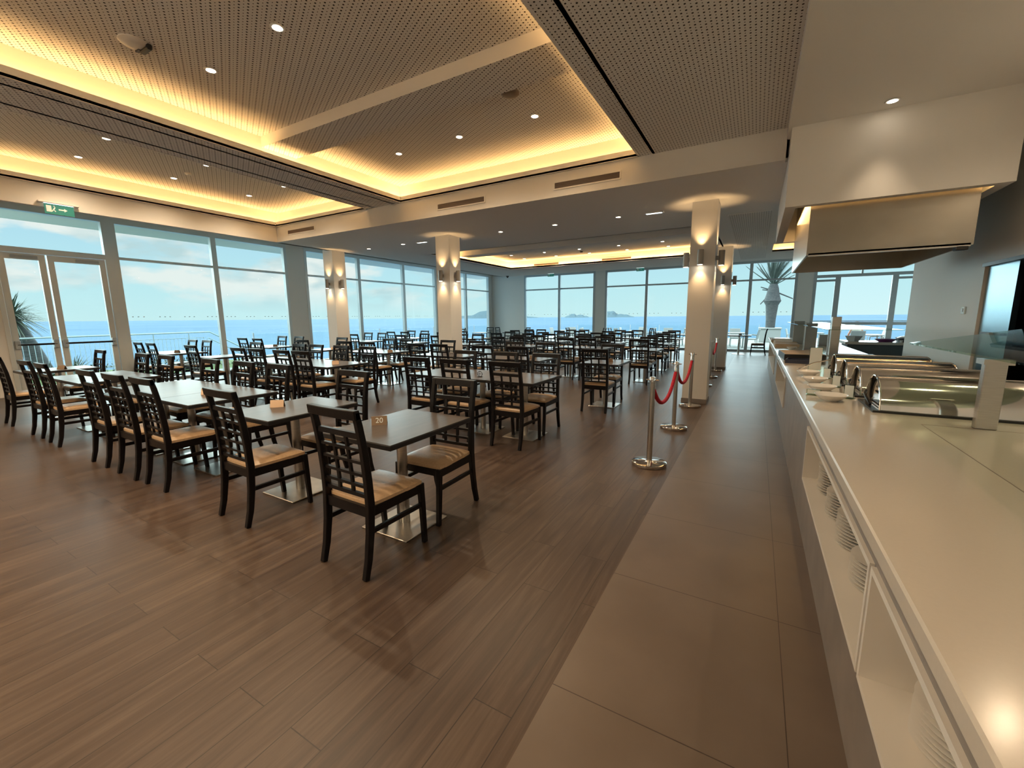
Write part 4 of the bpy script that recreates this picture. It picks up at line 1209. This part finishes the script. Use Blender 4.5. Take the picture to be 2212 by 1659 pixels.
pb = empty('palm_planter', (.74, 30, -.04), 'white planter box at the foot of the date palm', 'planter')
MB().box(-.55, .55, -.55, .55, 0, .78).bevel(.02).obj('box', PLASTICWHITE, pb)
MB().box(-.6, .6, -.6, .6, .78, .86).bevel(.01).obj('coping', PLASTICWHITE, pb)
# white terrace furniture
def make_wchair():
    r = empty('terrace_chair', (0, 0, 0), '', 'chair', 'white chairs on the far terrace')
    MB().box(-.25, .25, -.24, .24, .40, .45).bevel(.012).obj('seat', PLASTICWHITE, r)
    b = MB(); b.sweep([(0, -.24, .42), (0, -.27, .65), (0, -.33, .92)], .5, .03); b.bevel(.01).obj('backrest', PLASTICWHITE, r)
    for sx in (-1, 1):
        for sy in (-1, 1):
            MB().tube([(sx * .22, sy * .2, .41), (sx * .24, sy * .23, 0)], .018, 8).obj('leg', PLASTICWHITE, r, True)
        MB().tube([(sx * .25, -.26, .62), (sx * .27, .0, .65), (sx * .26, .2, .63), (sx * .24, .21, .42)], .018, 8).obj('arm', PLASTICWHITE, r, True)
    return r
def make_wtable():
    r = empty('terrace_table', (0, 0, 0), '', 'table', 'white tables on the far terrace')
    MB().box(-.45, .45, -.45, .45, .70, .74).bevel(.01).obj('tabletop', PLASTICWHITE, r)
    for sx in (-1, 1):
        for sy in (-1, 1): MB().box(sx * .38 - .025, sx * .38 + .025, sy * .38 - .025, sy * .38 + .025, 0, .70).obj('leg', PLASTICWHITE, r)
    return r
WC, WT = make_wchair(), make_wtable()
spots = [(-10.6, 25.4), (-8.2, 24.6), (-6.3, 26.4), (-4.4, 24.6), (-2.4, 25.8), (-.9, 24.2), (2.4, 25.2)]
for i, (x, y) in enumerate(spots):
    t = WT if i == 0 else dup(WT, (0, 0, 0))
    t.location = (x, y, -.04); t['label'] = f'white terrace table outside, {ORD[i + 1]} from the sea side'
    for j, (dx, dy, rz) in enumerate(((-.75, 0, -PI / 2), (.75, 0, PI / 2), (0, .78, PI))):
        c = WC if i == 0 and j == 0 else dup(WC, (0, 0, 0))
        c.location = (x + dx, y + dy, -.04); c.rotation_euler = (0, 0, rz + random.uniform(-.2, .2))
        c['label'] = f'white terrace chair on the {("sea", "counter", "rear")[j]} side of the {ORD[i + 1]} outdoor table from the sea'
for k, (x, y, rz, l) in enumerate(((3.72, 22.9, 0.05, 'white terrace chair carrying the seated person'), (4.55, 24.0, PI / 2, 'white terrace chair facing the seated person'))):
    c = dup(WC, (x, y, -.04), rz, l)
t = dup(WT, (4.25, 23.6, -.04), 0, 'white terrace table in front of the seated person')
# seated person outside, back turned
def skin_body(name, verts, edges, radii, m, parent, sub=2, root=0):
    me = bpy.data.meshes.new(name); me.from_pydata(verts, edges, [])
    o = bpy.data.objects.new(name, me); C.objects.link(o); o.parent = parent
    sk = o.modifiers.new('skin', 'SKIN'); sk.use_smooth_shade = True
    sv = me.skin_vertices[0].data
    for i, r_ in enumerate(radii):
        sv[i].radius = (r_, r_ * .85) if isinstance(r_, (int, float)) else r_
        sv[i].use_root = (i == root)
    ss = o.modifiers.new('sub', 'SUBSURF'); ss.levels = sub; ss.render_levels = sub
    me.materials.append(m)
    return o
def person(loc, rz, label, top_mat, hair_mat):
    p = empty('person', loc, label, 'person', None, rz)
    V = [(0, 0, .50), (0, -.02, .66), (0, -.02, .84), (0, -.01, .99), (0, .01, 1.06), (0, .04, 1.14), (0, .04, 1.24),
         (-.17, -.01, .96), (-.25, .03, .74), (-.2, .24, .68), (-.15, .33, .69),
         (.17, -.01, .96), (.26, .04, .74), (.22, .26, .68), (.17, .35, .69),
         (-.09, .05, .49), (-.11, .42, .50), (-.11, .44, .1), (-.11, .55, .04),
         (.09, .05, .49), (.11, .42, .50), (.11, .44, .1), (.11, .55, .04)]
    Ed = [(0, 1), (1, 2), (2, 3), (3, 4), (4, 5), (5, 6), (3, 7), (7, 8), (8, 9), (9, 10), (3, 11), (11, 12), (12, 13), (13, 14), (0, 15), (15, 16), (16, 17), (17, 18), (0, 19), (19, 20), (20, 21), (21, 22)]
    Rr = [(.16, .12), (.145, .105), (.16, .11), (.10, .08), .055, .085, .075, .062, .045, .035, .03, .062, .045, .035, .03, .09, .062, .045, .035, .09, .062, .045, .035]
    skin_body('body', V, Ed, Rr, SKIN, p)
    MB().lathe([(.165, .50), (.175, .56), (.165, .70), (.185, .85), (.175, .95), (.10, 1.01), (.06, 1.03)], n=24, sy=.72, c=(0, -.015, 0)).obj('shirt', top_mat, p, True)
    MB().lathe([(.001, 1.31), (.05, 1.30), (.088, 1.26), (.098, 1.19), (.09, 1.12), (.06, 1.08), (.001, 1.07)], n=20, c=(0, .022, 0)).obj('hair', hair_mat, p, True)
    for s in (-1, 1):
        h = MB()
        bx, by, bz = s * .16, .35, .69
        h.lathe([(.001, -.03), (.03, -.02), (.034, .01), (.02, .04), (.001, .045)], c=(bx, by, bz), n=10)
        for f_ in range(4):
            h.tube([(bx + s * (-.024 + .016 * f_), by + .03, bz), (bx + s * (-.026 + .017 * f_), by + .075 - .006 * abs(f_ - 1.5), bz - .012), (bx + s * (-.024 + .016 * f_), by + .10 - .008 * abs(f_ - 1.5), bz - .035)], [.009, .008, .006], 6)
        h.tube([(bx - s * .03, by, bz), (bx - s * .05, by + .035, bz - .005), (bx - s * .045, by + .06, bz - .02)], [.01, .009, .006], 6)
        h.obj('hand', SKIN, p, True)
person((3.72, 22.95, -.04), 0.05, 'person in a pale top sitting with back turned on the far terrace', CLOTH, HAIR)
